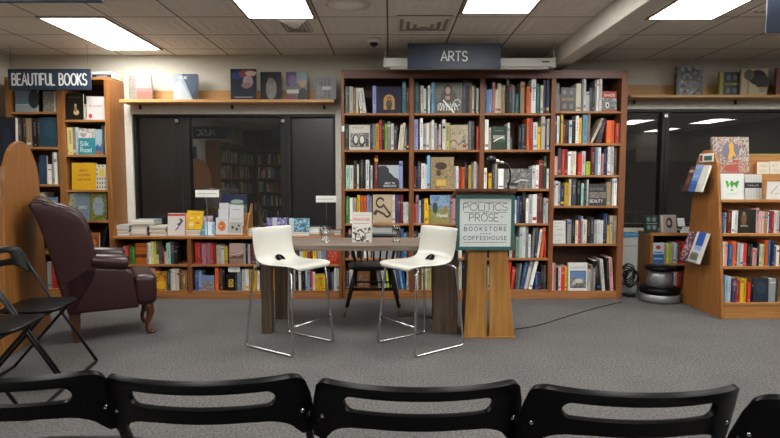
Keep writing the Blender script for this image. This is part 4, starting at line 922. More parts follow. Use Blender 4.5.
# ------------------------------------------------------------------ things on top of the wall shelves
def sh(px, py, Y, z, base, art, label, **kw): return show(px, py, Y, base, art, label, z=z, **kw)
PUR = '#6a3f50'
sh((128.2, 151), (75.2, 98.6), 5.70, ZSL, '#a08c86', [('r', 0, 0, .32, 1, collage(['#55504c', '#8a8178', '#6a625c'], 26, 'n')), ('r', .34, .5, 1, 1, '#a5938c'), ('r', .34, .05, 1, .35, '#8f6258'), ('r', .34, .35, 1, .5, '#86706c'), ('t', 'LIVES', .66, .72, .08, .45, '#c4b4ac')], 'pinkish grey book, leftmost on the left display shelf', thick=.035)
sh((173, 197.5), (74, 98.6), 5.72, ZSL, '#8c97a3', [('p', [(.0, 0), (0, .6), (.3, .8), (.75, 0)], '#a3acb4'), ('p', [(.35, 1), (1, 1), (1, 0), (.8, 0)], '#33435c'), ('p', [(.75, .2), (1, .5), (1, 0), (.8, 0)], '#262c34'), ('t', 'ICE', .4, .82, .08, .35, '#dfe4e8')], 'pale blue and navy mountain book on the left display shelf', thick=.03)
sh((230.2, 256), (69, 97.7), 5.70, ZSL, '#1c2430', [('e', .3, .8, .25, .13, '#27386a'), ('e', .66, .84, .33, .13, '#7a3a30'), ('e', .68, .6, .2, .2, '#a08a8c'), ('e', .8, .86, .22, .08, '#b3a296'), ('e', .62, .48, .2, .1, '#8a6a68'), ('r', .15, .08, .85, .12, '#7a808c')], 'large dark book showing a red-haired pale face, left display shelf', thick=.03)
sh((260.2, 281), (72, 97.7), 5.70, ZSL, '#1a1b1f', [('e', .52, .4, .26, .38, collage(['#3c3a3c', '#8a8682', '#2b2a2c'], 50, 'n')), ('e', .5, .68, .16, .12, '#6a6664')], 'black book with a grey ghostly bust, left display shelf', thick=.028)
sh((286, 307), (72, 97.7), 5.70, ZSL, '#5d6468', [('r', 0, .5, .5, 1, '#4a3a5c'), ('e', .3, .7, .2, .2, '#705a84'), ('r', .5, .6, 1, 1, '#7a9396'), ('e', .78, .6, .16, .14, '#b08a72'), ('p', [(.5, 0), (.6, .35), (.8, .45), (1, .35), (1, 0)], '#15161a'), ('r', .02, .25, .6, .38, '#b9b5ad'), ('r', 0, 0, .5, .2, '#6a3a52')], 'colourful collage book with a bald man, left display shelf', thick=.028)
sh((316.5, 336), (77.5, 98.5), 5.66, ZSL, '#4c5052', [('e', .22, .72, .09, .1, '#22262a'), ('r', .4, .1, .48, .9, '#23262a'), ('r', .6, .1, .68, .9, '#23262a'), ('r', .3, .45, .75, .6, '#9aa0a0'), ('l', arc(.3, .2, .15, .1, 180, 360), .04, '#23262a')], 'grey book with bold dark shapes at the end of the left display shelf', thick=.03, lean=.02)
Y4 = 5.93
sh((677.3, 703.8), (66.4, 93.7), Y4, ZSR, collage(['#1f2021', '#6c6d6c', '#3c3d3d', '#92938f', '#2b2b2b'], 26), [('r', 0, 0, .14, 1, '#5a5c5c'), ('r', .02, .1, .05, .9, '#232425'), ('e', .6, .35, .25, .18, collage(['#7d7d7a', '#2f2f2f', '#a0a09c'], 40, 'n'))], 'black and grey photo book, leftmost on the right display shelf', thick=.04)
sh((720, 741), (72, 93.5), Y4 + .01, ZSR, '#1d2020', [('r', 0, 0, .18, 1, '#8c8a2c'), ('e', .42, .76, .1, .12, '#5c6064'), ('e', .74, .76, .1, .12, '#5c6064'), ('e', .42, .22, .1, .12, '#5c6064'), ('e', .74, .22, .1, .12, '#5c6064'), ('t', 'AUTOBIO', .58, .45, .08, .64, '#c9c02c')], 'black book with four faces and yellow spine, right display shelf', thick=.035, spine='#9a962c')
sh((741.6, 768), (68.3, 93.2), Y4 - .03, ZSR, '#a8997c', [('e', .62, .66, .34, .28, '#26241f'), ('e', .8, .5, .3, .24, '#2d2a24'), ('e', .3, .75, .2, .2, '#55503f'), ('r', .26, 0, .29, 1, '#4c4535'), ('r', .7, .1, 1, .3, '#8f8267')], 'tan book with a large dark round shape, right display shelf', thick=.03)
sh((777, 800), (68, 93.2), Y4, ZSR, '#3a3f48', [('r', 0, 0, .2, 1, '#7a4a44')], 'dark grey book cut off at the right edge, right display shelf', thick=.03)

# ------------------------------------------------------------------ on top of the low left bookcase
ZT = ZL + .0005
def stack(px0, px1, top_y, Y, n, base, label, group, dx=0.0, z0=None, cols=('#b9bdbd', '#c9cac6', '#a9afb0'), D=.2):
    x0, zt = XZ(px0, top_y, Y); x1 = XZ(px1, top_y, Y)[0]; z = z0 or ZT; th = (zt - z) / n; r = random.Random(int(px0))
    for k in range(n):
        w = (x1 - x0) * r.uniform(.9, 1.0); o_ = r.uniform(-.006, .006); yo = r.uniform(0, .02)
        me = MB(); c_ = col(cols[k % len(cols)], .5)
        t_ = th - .0012
        me.box(0, w, 0, D, 0, .0015, c_); me.box(0, w, 0, D, t_ - .0015, t_, c_); me.box(w - .0015, w, 0, D, 0, t_, c_)
        me.box(.002, w - .0016, .002, D - .002, .0015, t_ - .0015, M_PAGE if k % 2 else M_PAPER)
        o = me.build('book'); o.location = (x0 + o_ + (x1 - x0 - w) / 2, Y + yo, z + k * th)
        pos = 'topmost' if k == n - 1 else ('lowest' if k == 0 else ORD[k])
        tag(o, f'{label}, {pos} of stack', 'book', group)
    return z + n * th
stack(112.5, 129, 225.3, 5.60, 6, 'w', 'white magazine lying at the left end of the low bookcase', 'flat white books on the low bookcase')
z = stack(130, 146.5, 226.5, 5.60, 4, 'w', 'white paperback in the second flat stack from left', 'flat white books on the low bookcase')
stack(130, 154, 220, 5.60, 3, 'w', 'wide white book laid across the second flat stack', 'flat white books on the low bookcase', z0=z)
stack(148, 166, 226, 5.58, 5, 'w', 'cream-edged paperback in the third flat stack from left', 'flat white books on the low bookcase', cols=('#b5b09c', '#c2bda8', '#a39f90'))
show((167, 185.5), (213.2, 235.6), 5.60, '#c5c3be', [('r', 0, .87, 1, .97, '#b5402f'), ('p', [(.4, .2), (.55, .3), (.7, .5), (.85, .65), (.72, .75), (.68, .6), (.5, .5), (.6, .42), (.45, .3)], '#3a3a5c'), ('e', .68, .72, .05, .05, '#2c2430'), ('r', .93, 0, 1, 1, '#c9725f')], 'white book with a red top band and a small dancing figure', z=ZT, lean=.1)
zs = stack(184, 200, 230, 5.59, 3, 'w', 'cream book under the leaning yellow book', 'flat books under the yellow book', cols=('#a89f86', '#b5ac92'), D=.16)
show((185.5, 201.5), (211.3, 230), 5.62, '#d6ac20', [('e', .3, .25, .15, .12, '#d8cba0'), ('e', .7, .35, .14, .07, '#c9664a'), ('r', .25, .8, .75, .84, '#a8841a'), ('e', .75, .65, .1, .07, '#dcc67c'), ('e', .3, .6, .12, .06, '#dcc67c')], 'bright yellow book leaning on a small stack beside the card sign', z=zs, lean=.12, tilt=.06)
show((200.5, 212), (216, 235.6), 5.72, collage(['#9c7a9c', '#b59ab0', '#7a8a9c', '#c4b4c0'], 40), [], 'mauve patterned book behind the card sign pole', z=ZT, lean=.08)
show((200.3, 205.5), (225, 235.6), 5.62, '#4f9db8', [('r', .1, .4, .9, .6, '#78b8cc')], 'small turquoise booklet left of the card sign pole', z=ZT, lean=.06, thick=.01)
show((204.8, 214.2), (222, 235.6), 5.60, '#b5d0dc', [('r', .3, 0, .7, 1, '#dbe8ee'), ('r', .75, .1, .95, .8, '#7fa8c4')], 'shiny pale blue booklet at the foot of the card sign pole', z=ZT, lean=.05, thick=.01)
def card_sign(px0, px1, py0, py1, pole, Y, label):
    x0, zt = XZ(px0, py0, Y); x1, zb = XZ(px1, py1, Y); xp = XZ(pole, 210, Y)[0]
    t = thing('card_sign', label, 'sign', (xp, Y, ZT))
    m = MB(); m.tube([(xp, Y, ZT + .004), (xp, Y, zb)], .0035, M_CHROME, 8); m.build('pole', t)
    m = MB(); m.lathe([(.035, 0), (.035, .004), (.006, .008)], (xp, Y, ZT), M_CHROME, 20); m.build('base', t)
    m = MB(); m.box(x0, x1, Y - .004, Y + .004, zb, zt, M_PAPER)
    m.build('card', t, bevel=.0015)
    m = MB()
    for k in range(14):
        a = x0 + (x1 - x0) * (.08 + .06 * k); m.box(a, a + (x1 - x0) * .04, Y - .0052, Y - .0042, (zb + zt) / 2 - .004, (zb + zt) / 2 + .004, col('#8c8f92', .6))
    m.build('lettering', t)
card_sign(195.3, 219, 190, 197.2, 207, 5.58, 'white card sign on a thin pole left of the card rack')
card_sign(316, 336, 195.8, 202.3, 326.3, 5.60, 'white card sign on a thin pole behind the glass mug')
# tiered wooden card rack
xa, xb = XZ(215, 220, 5.6)[0], XZ(248, 220, 5.6)[0]
t = thing('card_rack', 'tiered wooden rack of white booklets on the low bookcase', 'rack', ((xa + xb) / 2, 5.66, ZT))
zt1 = XZ(240, 204, 5.7)[1]
for a in (xb - .012,):
    m = MB(); m.prism([(5.56, ZT), (5.80, ZT), (5.80, zt1), (5.77, zt1), (5.56, ZT + .06)], a, a + .012, W_KIOSKX, 'x'); m.build('side_panel', t, bevel=.002)
m = MB(); m.box(xa, xb - .013, 5.56, 5.80, ZT, ZT + .012, W_KIOSKX); m.build('base', t, bevel=.002)
tops = []
for k in range(3):
    m = MB(); m.box(xa, xb - .013, 5.60 + .07 * k, 5.608 + .07 * k, ZT + .0125, ZT + .10 + .06 * k, W_KIOSKX); m.build('divider', t)
    if k: m = MB(); m.box(xa, xb - .013, 5.60 + .07 * k - .062, 5.60 + .07 * k - .001, ZT + .0125, ZT + .025 + .035 * k, W_KIOSKX); m.build('step', t)
Z0 = ZT + .0125
show((215.5, 227.6), (217.8, 234), 5.575, '#c6cacc', [('e', .5, .5, .33, .3, '#c9743a'), ('e', .5, .5, .2, .18, collage(['#d9a05a', '#b0562c'], 60)), ('r', .2, .85, .8, .88, '#9aa0a4')], 'white booklet with an orange round picture in the front of the rack', z=Z0, lean=.06, thick=.008)
show((228.2, 242), (217, 234), 5.575, '#c4c4c0', [('r', .05, .08, .95, .7, '#a3a5a2'), ('e', .3, .4, .1, .08, '#3a3c40'), ('e', .6, .3, .1, .08, '#4a3c3a'), ('e', .75, .5, .08, .06, '#3a3c40'), ('r', .2, .82, .8, .9, '#b5b5b0')], 'white booklet with scattered grey shapes in the front of the rack', z=Z0, lean=.06, thick=.008)
show((218, 228), (209.5, 222), 5.635, '#c9ccce', [('r', .15, .3, .85, .45, '#3a5a9c')], 'white booklet with a blue title in the second tier of the rack', z=Z0 + .05, lean=.06, thick=.008)
show((229, 243), (205, 222), 5.635, '#c8cacb', [('r', .15, .34, .85, .46, '#3a5068'), ('r', .25, .78, .8, .82, '#a0a4a6')], 'white booklet with a dark blue title line in the rack', z=Z0 + .05, lean=.06, thick=.008)
show((219, 228.4), (203, 214), 5.705, '#c6c4c6', [('r', .2, .5, .8, .6, '#a39ca3')], 'plain white booklet in the rear tier of the rack', z=Z0 + .09, lean=.05, thick=.008)
show((221, 246.5), (194, 215), 5.77, '#2c3048', [('p', [(0, 0), (0, .66), (.3, .72), (.5, .85), (.75, .82), (.9, .7), (1, .66), (1, 0)], '#5c6e54'), ('e', .62, .78, .25, .06, '#8fa39c'), ('l', [(.05, .6), (.4, .7), (.9, .62)], .03, '#9cae9c')], 'wide navy and green landscape book at the back of the rack', z=Z0 + .04, lean=.03, thick=.015)
stack(245.5, 256, 228.5, 5.60, 4, 'w', 'white paperback in the flat stack right of the card rack', 'flat white books right of the rack', cols=('#b9b3a5', '#c4c0b4'))
zs = stack(288, 309.5, 232, 5.58, 2, 'w', 'blue-grey book lying under the teal patterned box', 'flat books under the patterned boxes', cols=('#6a7f96', '#8295a6'))
zs2 = stack(266, 287, 233, 5.60, 2, 'w', 'pale flat book under the purple patterned box', 'flat books under the purple box', cols=('#a9aeb4', '#b9bcc0'))
show((266.8, 286.8), (217.8, 233), 5.62, '#5c5684', [('r', .28, 0, .5, 1, '#b5b9c4'), ('r', .5, 0, 1, 1, collage(['#4a4478', '#8a86b0', '#635c92', '#b0aecc'], 70)), ('r', 0, 0, .28, 1, collage(['#4a4478', '#8a86b0', '#635c92'], 70))], 'purple patterned gift box standing behind the left stool', z=zs2, thick=.05, lean=.04)
show((288.2, 309), (218.2, 232), 5.60, '#3f6c84', [('r', .05, 0, .27, 1, '#b5c0c8'), ('r', .27, 0, 1, 1, collage(['#2f5a74', '#7fa8b8', '#44788c', '#a8c4cc'], 70))], 'teal patterned gift box right of the purple one', z=zs, thick=.05, lean=.04)
stack(307.8, 319.5, 228.5, 5.60, 4, 'w', 'white paperback in the stack left of the glass mug', 'flat white books left of the mug', cols=('#b5bcc2', '#c6cacc'))
stack(333.5, 341.5, 230.5, 5.60, 2, 'w', 'mauve covered book lying behind the mug handle', 'flat books at the right end', cols=('#7a5a74', '#8c6a80'))
# small price card on the low bookcase's upper shelf edge
m = MB(); xq, zq = XZ(228, 264.5, 5.53); x2, z2 = XZ(240, 272, 5.53); m.box(xq, x2, 5.526, 5.532, z2, zq, M_PAPER); o = m.build('shelf_card'); tag(o, 'small white card on the shelf edge under the desert book', 'card')
# books flat on top of the left corner bookcase
x0, zt = XZ(93, 69.5, 5.62); x1 = XZ(112, 69.5, 5.62)[0]
for k, (c_, th) in enumerate((('#26282c', .032), ('#c6c6c2', .03))):
    me = MB(); z = bbt + .001 + k * .033; cc = col(c_, .5)
    me.box(x0 - .01 * k, x1, 5.60, 5.84, z, z + .002, cc); me.box(x0 - .01 * k, x1, 5.60, 5.84, z + th - .002, z + th, cc); me.box(x0 - .01 * k, x1, 5.60, 5.602, z, z + th, cc); me.box(x0 - .01 * k + .002, x1 - .002, 5.602, 5.838, z + .002, z + th - .002, M_PAGE)
    if k == 0: text(me, 'GARDEN', (x0 + x1) / 2, z + .01, .012, col('#b5b5b0'), lambda u, v: Vector((u, 5.599, v)), w=.2, width=.1)
    tag(me.build('book'), ['black-spined book lying on top of the left corner bookcase', 'white book lying topmost on the left corner bookcase'][k], 'book')

# ------------------------------------------------------------------ on the low right bookcase
ZK = XZ(670, 233.8, YK)[1] + .0065
show((645.5, 659), (215, 232.5), YK + .05, '#26322f', [('e', .3, .75, .14, .13, '#6a807a'), ('e', .7, .75, .14, .13, '#6a807a'), ('e', .3, .3, .14, .13, '#6a807a'), ('e', .7, .3, .14, .13, '#6a807a'), ('r', .1, .5, .9, .53, '#8c9a96')], 'dark green book with four pale ovals on the low right bookcase', z=ZK, lean=.15, tilt=0, thick=.03)
show((661.5, 677.5), (214.8, 232.5), YK + .05, '#8f8680', [('e', .55, .55, .2, .3, '#2f2724'), ('e', .53, .55, .1, .14, '#a08676'), ('r', .05, .05, .15, .95, '#b5aea8')], 'grey-brown book with a dark-haired portrait on the low right bookcase', z=ZK, lean=.15, thick=.03)
x0 = XZ(679.5, 228, YK + .05)[0]
for k, c_ in enumerate(('#17181a', '#b9bcbb', '#1c1d20')):
    me = MB(); z = ZK + k * .021; me.box(x0 + .01 * k, x0 + .15, YK + .04, YK + .22, z, z + .002, col(c_)); me.box(x0 + .01 * k, x0 + .15, YK + .04, YK + .22, z + .018, z + .02, col(c_)); me.box(x0 + .01 * k, x0 + .0015 + .01 * k, YK + .04, YK + .22, z, z + .02, col(c_)); me.box(x0 + .01 * k + .002, x0 + .148, YK + .042, YK + .218, z + .002, z + .018, M_PAPER)
    tag(me.build('book'), ['black book lying lowest in the small stack by the kiosk', 'white book lying in the middle of the small stack by the kiosk', 'black book lying on top of the small stack by the kiosk'][k], 'book')
o = face_book(x0 + .0, x0 + .075, ZK + .0635, ZK + .155, YK + .08, '#c2c4c2', [], 'white card leaning on the small stack by the kiosk', thick=.005, lean=.3, cat='card', name='display_card')
# grey metal cabinet with a blue cloth on it, between the tall bookcase and the low one
xa, xb = XZ(620, 250, 5.78)[0], XZ(638, 250, 5.78)[0]; zc = XZ(630, 237.5, 5.78)[1]
t = thing('filing_cabinet', 'light grey cabinet between the tall bookcase and the low right bookcase', 'cabinet', ((xa + xb) / 2, 5.9, 0))
m = MB(); m.box(xa, xb, 5.78, 6.08, 0, zc, col('#a8aaa5', .5)); m.build('body', t, bevel=.004)
for a, b in ((.02, zc * .5 - .01), (zc * .5, zc * .84), (zc * .855, zc - .015)):
    m = MB(); m.box(xa + .012, xb - .012, 5.772, 5.779, a, b, col('#b2b4af', .5)); m.build('drawer', t, bevel=.003)
m = MB()
g = [[(xa + (xb - xa) * i / 8, 5.785 + .27 * j / 6, zc + .045 + .012 * math.sin(i * 1.7 + j) + .008 * math.cos(j * 2.3 + i)) for i in range(9)] for j in range(7)]
m.grid(g, col('#3f7ea8', .6)); me = m.build('folded_cloth', solid=.05, smooth=True); me.location.z = -.012; me.modifiers['thickness'].offset = -1; me.modifiers['thickness'].thickness = .03
tag(me, 'blue cloth folded on top of the grey cabinet', 'cloth')
# coiled black cables on the floor
t = thing('cable_tangle', 'tangle of black power cables on the floor beside the tall bookcase', 'cables', (2.42, 5.62, 0))
r = random.Random(3)
for k in range(6):
    cx, cz = 2.40 + r.uniform(0, .07), .11 + r.uniform(0, .14); a = r.uniform(0, 3)
    pts = [(cx + (.055 + .01 * k % .03) * math.cos(q * .35 + a), 5.60 + .02 * k * .5 + .03 * math.sin(q * .5 + k), max(.012, cz + .085 * math.sin(q * .35 + a))) for q in range(26)]
    m = MB(); m.tube(pts, .006, M_BLACKM, 6); m.build('cable', t, smooth=True)
m = MB(); m.box(2.38, 2.47, 5.56, 5.66, 0, .03, M_BLACKM); m.build('power_strip', t, bevel=.006)

# rolling step stool
p = PZ(659, 304.5, 0); sx, sy = XZ(659, 300, p.y + .17)[0], p.y + .17
t = thing('step_stool', 'round rolling step stool, silver base with black treads, by the right kiosk', 'step stool', (sx, sy, 0))
m = MB(); m.lathe([(.185, .008), (.19, .02), (.186, .075), (.178, .082)], (0, 0, 0), col('#8b8d90', .35, .6), 40); m.build('base_shell', t, local=True, smooth=True)
m = MB(); m.lathe([(.176, .0825), (.186, .09), (.186, .125), (.17, .145), (.12, .15)], (0, 0, 0), M_BLACKP, 40); m.build('lower_tread', t, local=True, smooth=True)
m = MB(); m.lathe([(.125, .151), (.105, .25), (.1, .305)], (0, 0, 0), col('#9fa2a5', .35, .6), 36); m.build('column', t, local=True, smooth=True)
m = MB(); m.lathe([(.09, .3055), (.142, .312), (.148, .328), (.14, .345), (.05, .35)], (0, 0, 0), M_BLACKP, 40); m.build('top_tread', t, local=True, smooth=True)

# ------------------------------------------------------------------ plank table with things on it
zt = .688; ya, yb = 4.235, 4.80; xa, xb = -1.0, .50
t = thing('table', 'weathered grey plank table behind the two white stools', 'table', ((xa + xb) / 2, (ya + yb) / 2, 0))
m = MB()
n = 4
for k in range(n):
    a = ya + (yb - ya) * k / n; m.box(xa, xb, a + .0012, a + (yb - ya) / n - .0012, zt - .042, zt, W_GREY)
m.build('tabletop', t, bevel=.003)
for (u, v, w_, d_) in ((xa + .01, ya + .012, .078, .1), (xa + .02, yb - .10, .10, .08), (.335, ya + .012, .185, .055), (.36, yb - .1, .12, .07)):
    m = MB(); m.box(u, u + w_, v, v + d_, 0, zt - .0425, W_GREYZ); m.build('leg', t, bevel=.004)
m = MB(); m.box(xa + .06, xb - .08, yb - .09, yb - .06, zt - .1, zt - .043, W_GREYZ); m.build('apron', t, bevel=.003)
# the book on the table
zT = zt + .0005
o = show((351.8, 372), (212.3, 243.5), 4.42, '#cbc9c2', [('r', .94, 0, 1, 1, '#b3b0a8'), ('r', .1, .9, .9, .915, '#9a9a96'), ('t', 'FRANCHISE', .48, .72, .085, .84, '#c0392b'), ('r', .1, .62, .85, .635, '#77777a'), ('r', .03, .02, .92, .5, collage(['#cbc9c2', '#2f2f2e', '#b8b6af', '#7b7a75', '#d0cec7'], 55)), ('e', .3, .12, .18, .08, '#33332f'), ('e', .3, .13, .12, .05, '#cbc9c2'), ('e', .7, .34, .15, .05, '#3c3c38'), ('e', .7, .35, .1, .03, '#cbc9c2')],
         'white book lettered FRANCHISE standing on the table', z=zT, lean=.12, thick=.025)
def glass(px, Y, r, h, label, mug=False):
    x = XZ(px, 235, Y)[0]
    t = thing('glass_mug' if mug else 'water_glass', label, 'glass', (x, Y, zT))
    m = MB(); m.lathe([(r * .85, 0), (r, h), (r - .003, h), (r * .82, .008), (.001, .008)], (0, 0, 0), M_CLEAR, 24); m.build('glass_body', t, local=True, smooth=True)
    m = MB(); m.lathe([(r * .8, .009), (r * .9, h * (.75 if mug else .62)), (.001, h * (.75 if mug else .62))], (0, 0, 0), mk_glass('water_' + str(int(px)), 1.33, (.96, .97, .98, 1)), 20); m.build('water', t, local=True, smooth=True)
    if mug:
        m = MB(); m.tube([(r * .9 + .001 + .03 * math.sin(R(a)), 0, h * .55 + .035 * math.cos(R(a))) for a in range(0, 181, 20)], .005, M_CLEAR, 8); m.build('handle', t, local=True, smooth=True)
        for k in range(6):
            m = MB(); m.box(-.012, .012, -.012, .012, 0, .02, mk_glass('ice_cube', 1.4, (.95, .96, .97, 1), .08)) ; o = m.build('ice_cube', t, local=True, bevel=.003)
            o.location = (.018 * math.cos(k * 2.1), .018 * math.sin(k * 2.1), h * .62 + .018 * (k % 3)); o.rotation_euler = (k, k * 1.3, k * .7)
glass(396.3, 4.4, .036, .145, 'clear water glass on the table right of the book')
glass(325.5, 4.4, .042, .13, 'clear glass mug of ice water on the table left of the book', True)

# ------------------------------------------------------------------ lectern with sign and microphone
px0 = PZ(463.5, 338.5, 0); yl = px0.y
t = thing('lectern', 'plywood lectern of two tapering planks to the right of the table', 'lectern', (.74, yl + .1, 0))
XL = lambda px, y: XZ(px, y, yl)[0]; ZL_ = lambda y: XZ(488, y, yl)[1]
z1_ = ZL_(193)
for (a, b, c_, d_) in (((464, 335), (486.6, 335), (486.6, 200), (471.5, 200)), ((489.5, 335), (514, 335), (503, 200), (489.5, 200))):
    q = [(XL(*p_), max(.015, ZL_(p_[1]))) for p_ in (a, b, c_, d_)]; q[0] = (q[0][0], .016); q[1] = (q[1][0], .016); q[2] = (q[2][0], z1_ - .01); q[3] = (q[3][0], z1_ - .01)
    m = MB(); m.prism(q, yl, yl + .022, W_POD); m.build('front_plank', t, bevel=.002)
m = MB(); m.box(XL(463, 338), XL(515.5, 338), yl - .006, yl + .33, 0, .015, W_KIOSKX); m.build('base_board', t, bevel=.002)
for a in ((464, 335, 471.5, 200), (514, 335, 503, 200)):
    q = [(yl + .023, .016), (yl + .30, .016), (yl + .25, z1_ - .01), (yl + .023, z1_ - .01)]
    m = MB(); s = 1 if a[0] < 488 else -1
    xb_, xt_ = XL(a[0], a[1]) + .012 * s, XL(a[2], a[3]) + .012 * s
    vs = [(xb_, q[0][0], q[0][1]), (xb_, q[1][0], q[1][1]), (xt_, q[2][0], q[2][1]), (xt_, q[3][0], q[3][1])]
    m.add(vs + [(v[0] + .014 * s, v[1], v[2]) for v in vs], [(0, 1, 2, 3), (7, 6, 5, 4), (0, 4, 5, 1), (1, 5, 6, 2), (2, 6, 7, 3), (3, 7, 4, 0)], W_DARK); m.build('side_plank', t, bevel=.001)
xa, xb = XL(455.5, 190), XL(515.5, 190)
m = MB(); m.prism([(yl - .075, z1_ + .012), (yl - .075, z1_ + .034), (yl + .30, z1_ - .03), (yl + .30, z1_ - .052)], xa, xb, W_DARK, 'x'); m.build('reading_top', t, bevel=.002)
# the shop sign hung on the lectern
ys = yl - .045
sx0, sz1 = XZ(456.3, 195, ys); sx1, sz0 = XZ(514, 250, ys)
t = thing('framed_sign', 'white sign in a teal frame reading POLITICS AND PROSE on the lectern', 'sign', ((sx0 + sx1) / 2, ys, sz0))
TEAL = col('#38645f', .45); f = .026
for a in ((sx0, sx1, sz0, sz0 + f), (sx0, sx1, sz1 - f, sz1), (sx0, sx0 + f, sz0 + f, sz1 - f), (sx1 - f, sx1, sz0 + f, sz1 - f)):
    m = MB(); m.box(a[0], a[1], ys - .012, ys + .012, a[2], a[3], TEAL); m.build('frame_rail', t, bevel=.003)
m = MB(); m.box(sx0 + f, sx1 - f, ys - .003, ys + .008, sz0 + f, sz1 - f, col('#dde3e0', .4, var=.01)); m.build('panel', t)
SW, SH = sx1 - sx0 - 2 * f, sz1 - sz0 - 2 * f
Tt = lambda u, v: Vector((sx0 + f + u * SW, ys - .0045, sz0 + f + v * SW))
ink = col('#3d4a4c', .5); H_ = SH / SW
m = MB()
text(m, 'POLITICS', .5, H_ * .755, .135, ink, Tt, w=.085, width=.86, gap=.1)
text(m, 'PROSE', .47, H_ * .53, .145, ink, Tt, w=.085, width=.56, gap=.12)
ribbon(m, arc(.82, H_ * .62, .016, .016, 0, 360, 10), .005, ink, Tt)
text(m, 'AND', .5, H_ * .695, .042, ink, Tt, w=.14, width=.12)
for u0, u1, v in ((.08, .4, .715), (.6, .92, .715), (.08, .92, .925), (.08, .92, .455), (.08, .92, .09)):
    ribbon(m, [(u0, H_ * v), (u1, H_ * v)], .009, ink, Tt)
text(m, 'BOOKSTORE', .5, H_ * .33, .075, ink, Tt, w=.15, width=.82, gap=.4)
text(m, 'COFFEEHOUSE', .5, H_ * .14, .072, ink, Tt, w=.15, width=.84, gap=.35)
for k in range(4): u = .41 + .06 * k; ribbon(m, [(u - .008, H_ * .27), (u + .008, H_ * .27)], .018, ink, Tt)
m.build('lettering', t)
# gooseneck microphone
mx, my = XL(510.5, 188), yl + .12
zm = z1_ + .0005
t = thing('microphone', 'black gooseneck microphone curving left above the lectern', 'microphone', (mx, my, z1_))
q = lambda px, py: (XZ(px, py, my)[0], my, XZ(px, py, my)[1])
m = MB(); m.lathe([(.03, .0), (.03, .012), (.012, .02)], (mx, my, z1_ + .002), M_BLACKM, 20); m.build('base', t, smooth=True)
m = MB(); m.tube([(mx, my, z1_ + .015), q(510.5, 178), q(510, 171), q(508.8, 166.5), q(506.5, 163.8), q(504, 162.8)], .0062, col('#26272a', .35, .6), 10); m.build('gooseneck', t, smooth=True)
m = MB(); m.tube([q(505, 163), q(500, 162.3), q(494.5, 160.8)], [.010, .014, .02], M_CHROME, 14); m.build('body', t, smooth=True)
c0 = q(491.3, 160); m = MB(); m.ball(c0, .042, .034, .034, M_BLACKM); m.build('foam_windscreen', t, smooth=True)
m = MB(); a, b = PZ(514, 330, 0), PZ(632, 300, 0); pts = [PZ(515, 329, .006), PZ(528, 327.5, .006), PZ(545, 323.5, .006), PZ(565, 317, .006), PZ(590, 309.5, .006), PZ(612, 304, .006), PZ(622, 302, .006)]
m.tube(pts, .003, M_BLACKM, 6); o = m.build('floor_cable', smooth=True); tag(o, 'thin black cable crossing the carpet from lectern to tall bookcase', 'cable')

# ------------------------------------------------------------------ white counter stools
def stool(label, loc, ang):
    t = thing('counter_stool', label, 'stool', (loc[0], loc[1], 0), ang, 'white counter stools at the table')
    prof = [(.225, .572), (.232, .590), (.215, .602), (.15, .600), (.07, .595), (0, .596), (-.06, .600), (-.112, .612), (-.146, .640), (-.164, .68), (-.178, .72), (-.19, .765), (-.2, .81), (-.210, .836), (-.223, .842)]
    rows = []
    for i, (x, z) in enumerate(prof):
        f = i / (len(prof) - 1); hw = .188 + .006 * f
        if i < 3: hw -= .02 * (2 - i)
        r = []
        for k in range(11):
            u = -1 + 2 * k / 10; e = abs(u) ** 3
            seat = max(0, 1 - f * 1.9); back = max(0, f * 2 - 1)
            r.append((x + .045 * e * back, u * hw * 1.02, z + .018 * e * seat * (1 if i > 2 else 0)))
        rows.append(r)
    m = MB(); m.grid(rows, M_WHITEP); m.build('shell', t, local=True, smooth=True, solid=.014, sub=2)
    m = MB()
    # dark grip hole with a bright rim in the crease between seat and back
    c0 = Vector((-.092, 0, .622)); n_ = Vector((.64, 0, .768)); a_ = Vector((0, 1, 0)); b_ = n_.cross(a_)
    m.tube([c0 + (a_ * math.cos(q) + b_ * math.sin(q)) * .034 for q in [i * math.pi / 10 for i in range(20)]], .006, M_BLACKP, 8, closed=True); m.build('grip_rim', t, local=True, smooth=True)
    m = MB(); m.add([c0 - n_ * .001 + (a_ * math.cos(q) + b_ * math.sin(q)) * .034 for q in [i * math.pi / 10 for i in range(20)]], [list(range(20))], M_BLACKP)
    m.add([c0 + n_ * .004 + (a_ * math.cos(q) * .6 + b_ * math.sin(q)) * .018 + b_ * .008 for q in [i * math.pi / 10 for i in range(20)]], [list(range(20))], M_CHROME); m.build('grip_hole', t, local=True)
    r = .0085
    for s in (-1, 1):
        m = MB(); y1, y0 = s * .175, s * .21
        m.tube([(.155, s * .13, .582), (.165, y1, .572), (.18, y1, .55), (.222, y0, .03), (.218, y0, .012), (.2, y0, .009), (-.2, y0, .009), (-.222, y0, .012), (-.228, y0, .03), (-.185, y1, .55), (-.17, y1, .572), (-.15, s * .13, .582)], r, M_CHROME, 10)
        m.build('leg_frame', t, local=True, smooth=True)
    m = MB(); m.tube([(.208, -.195, .2), (.208, .195, .2)], r * .9, M_CHROME, 10); m.build('footrest', t, local=True, smooth=True)
    for x in (.15, -.15):
        m = MB(); m.tube([(x, -.13, .582), (x, .13, .582)], r * .8, M_CHROME, 8); m.build('cross_tube', t, local=True, smooth=True)
    return t
stool('white plastic counter stool with chrome sled legs, the left one facing right', (-.715, 3.965), R(-34))
stool('white plastic counter stool with chrome sled legs, the right one facing left', (.215, 3.965), R(217))

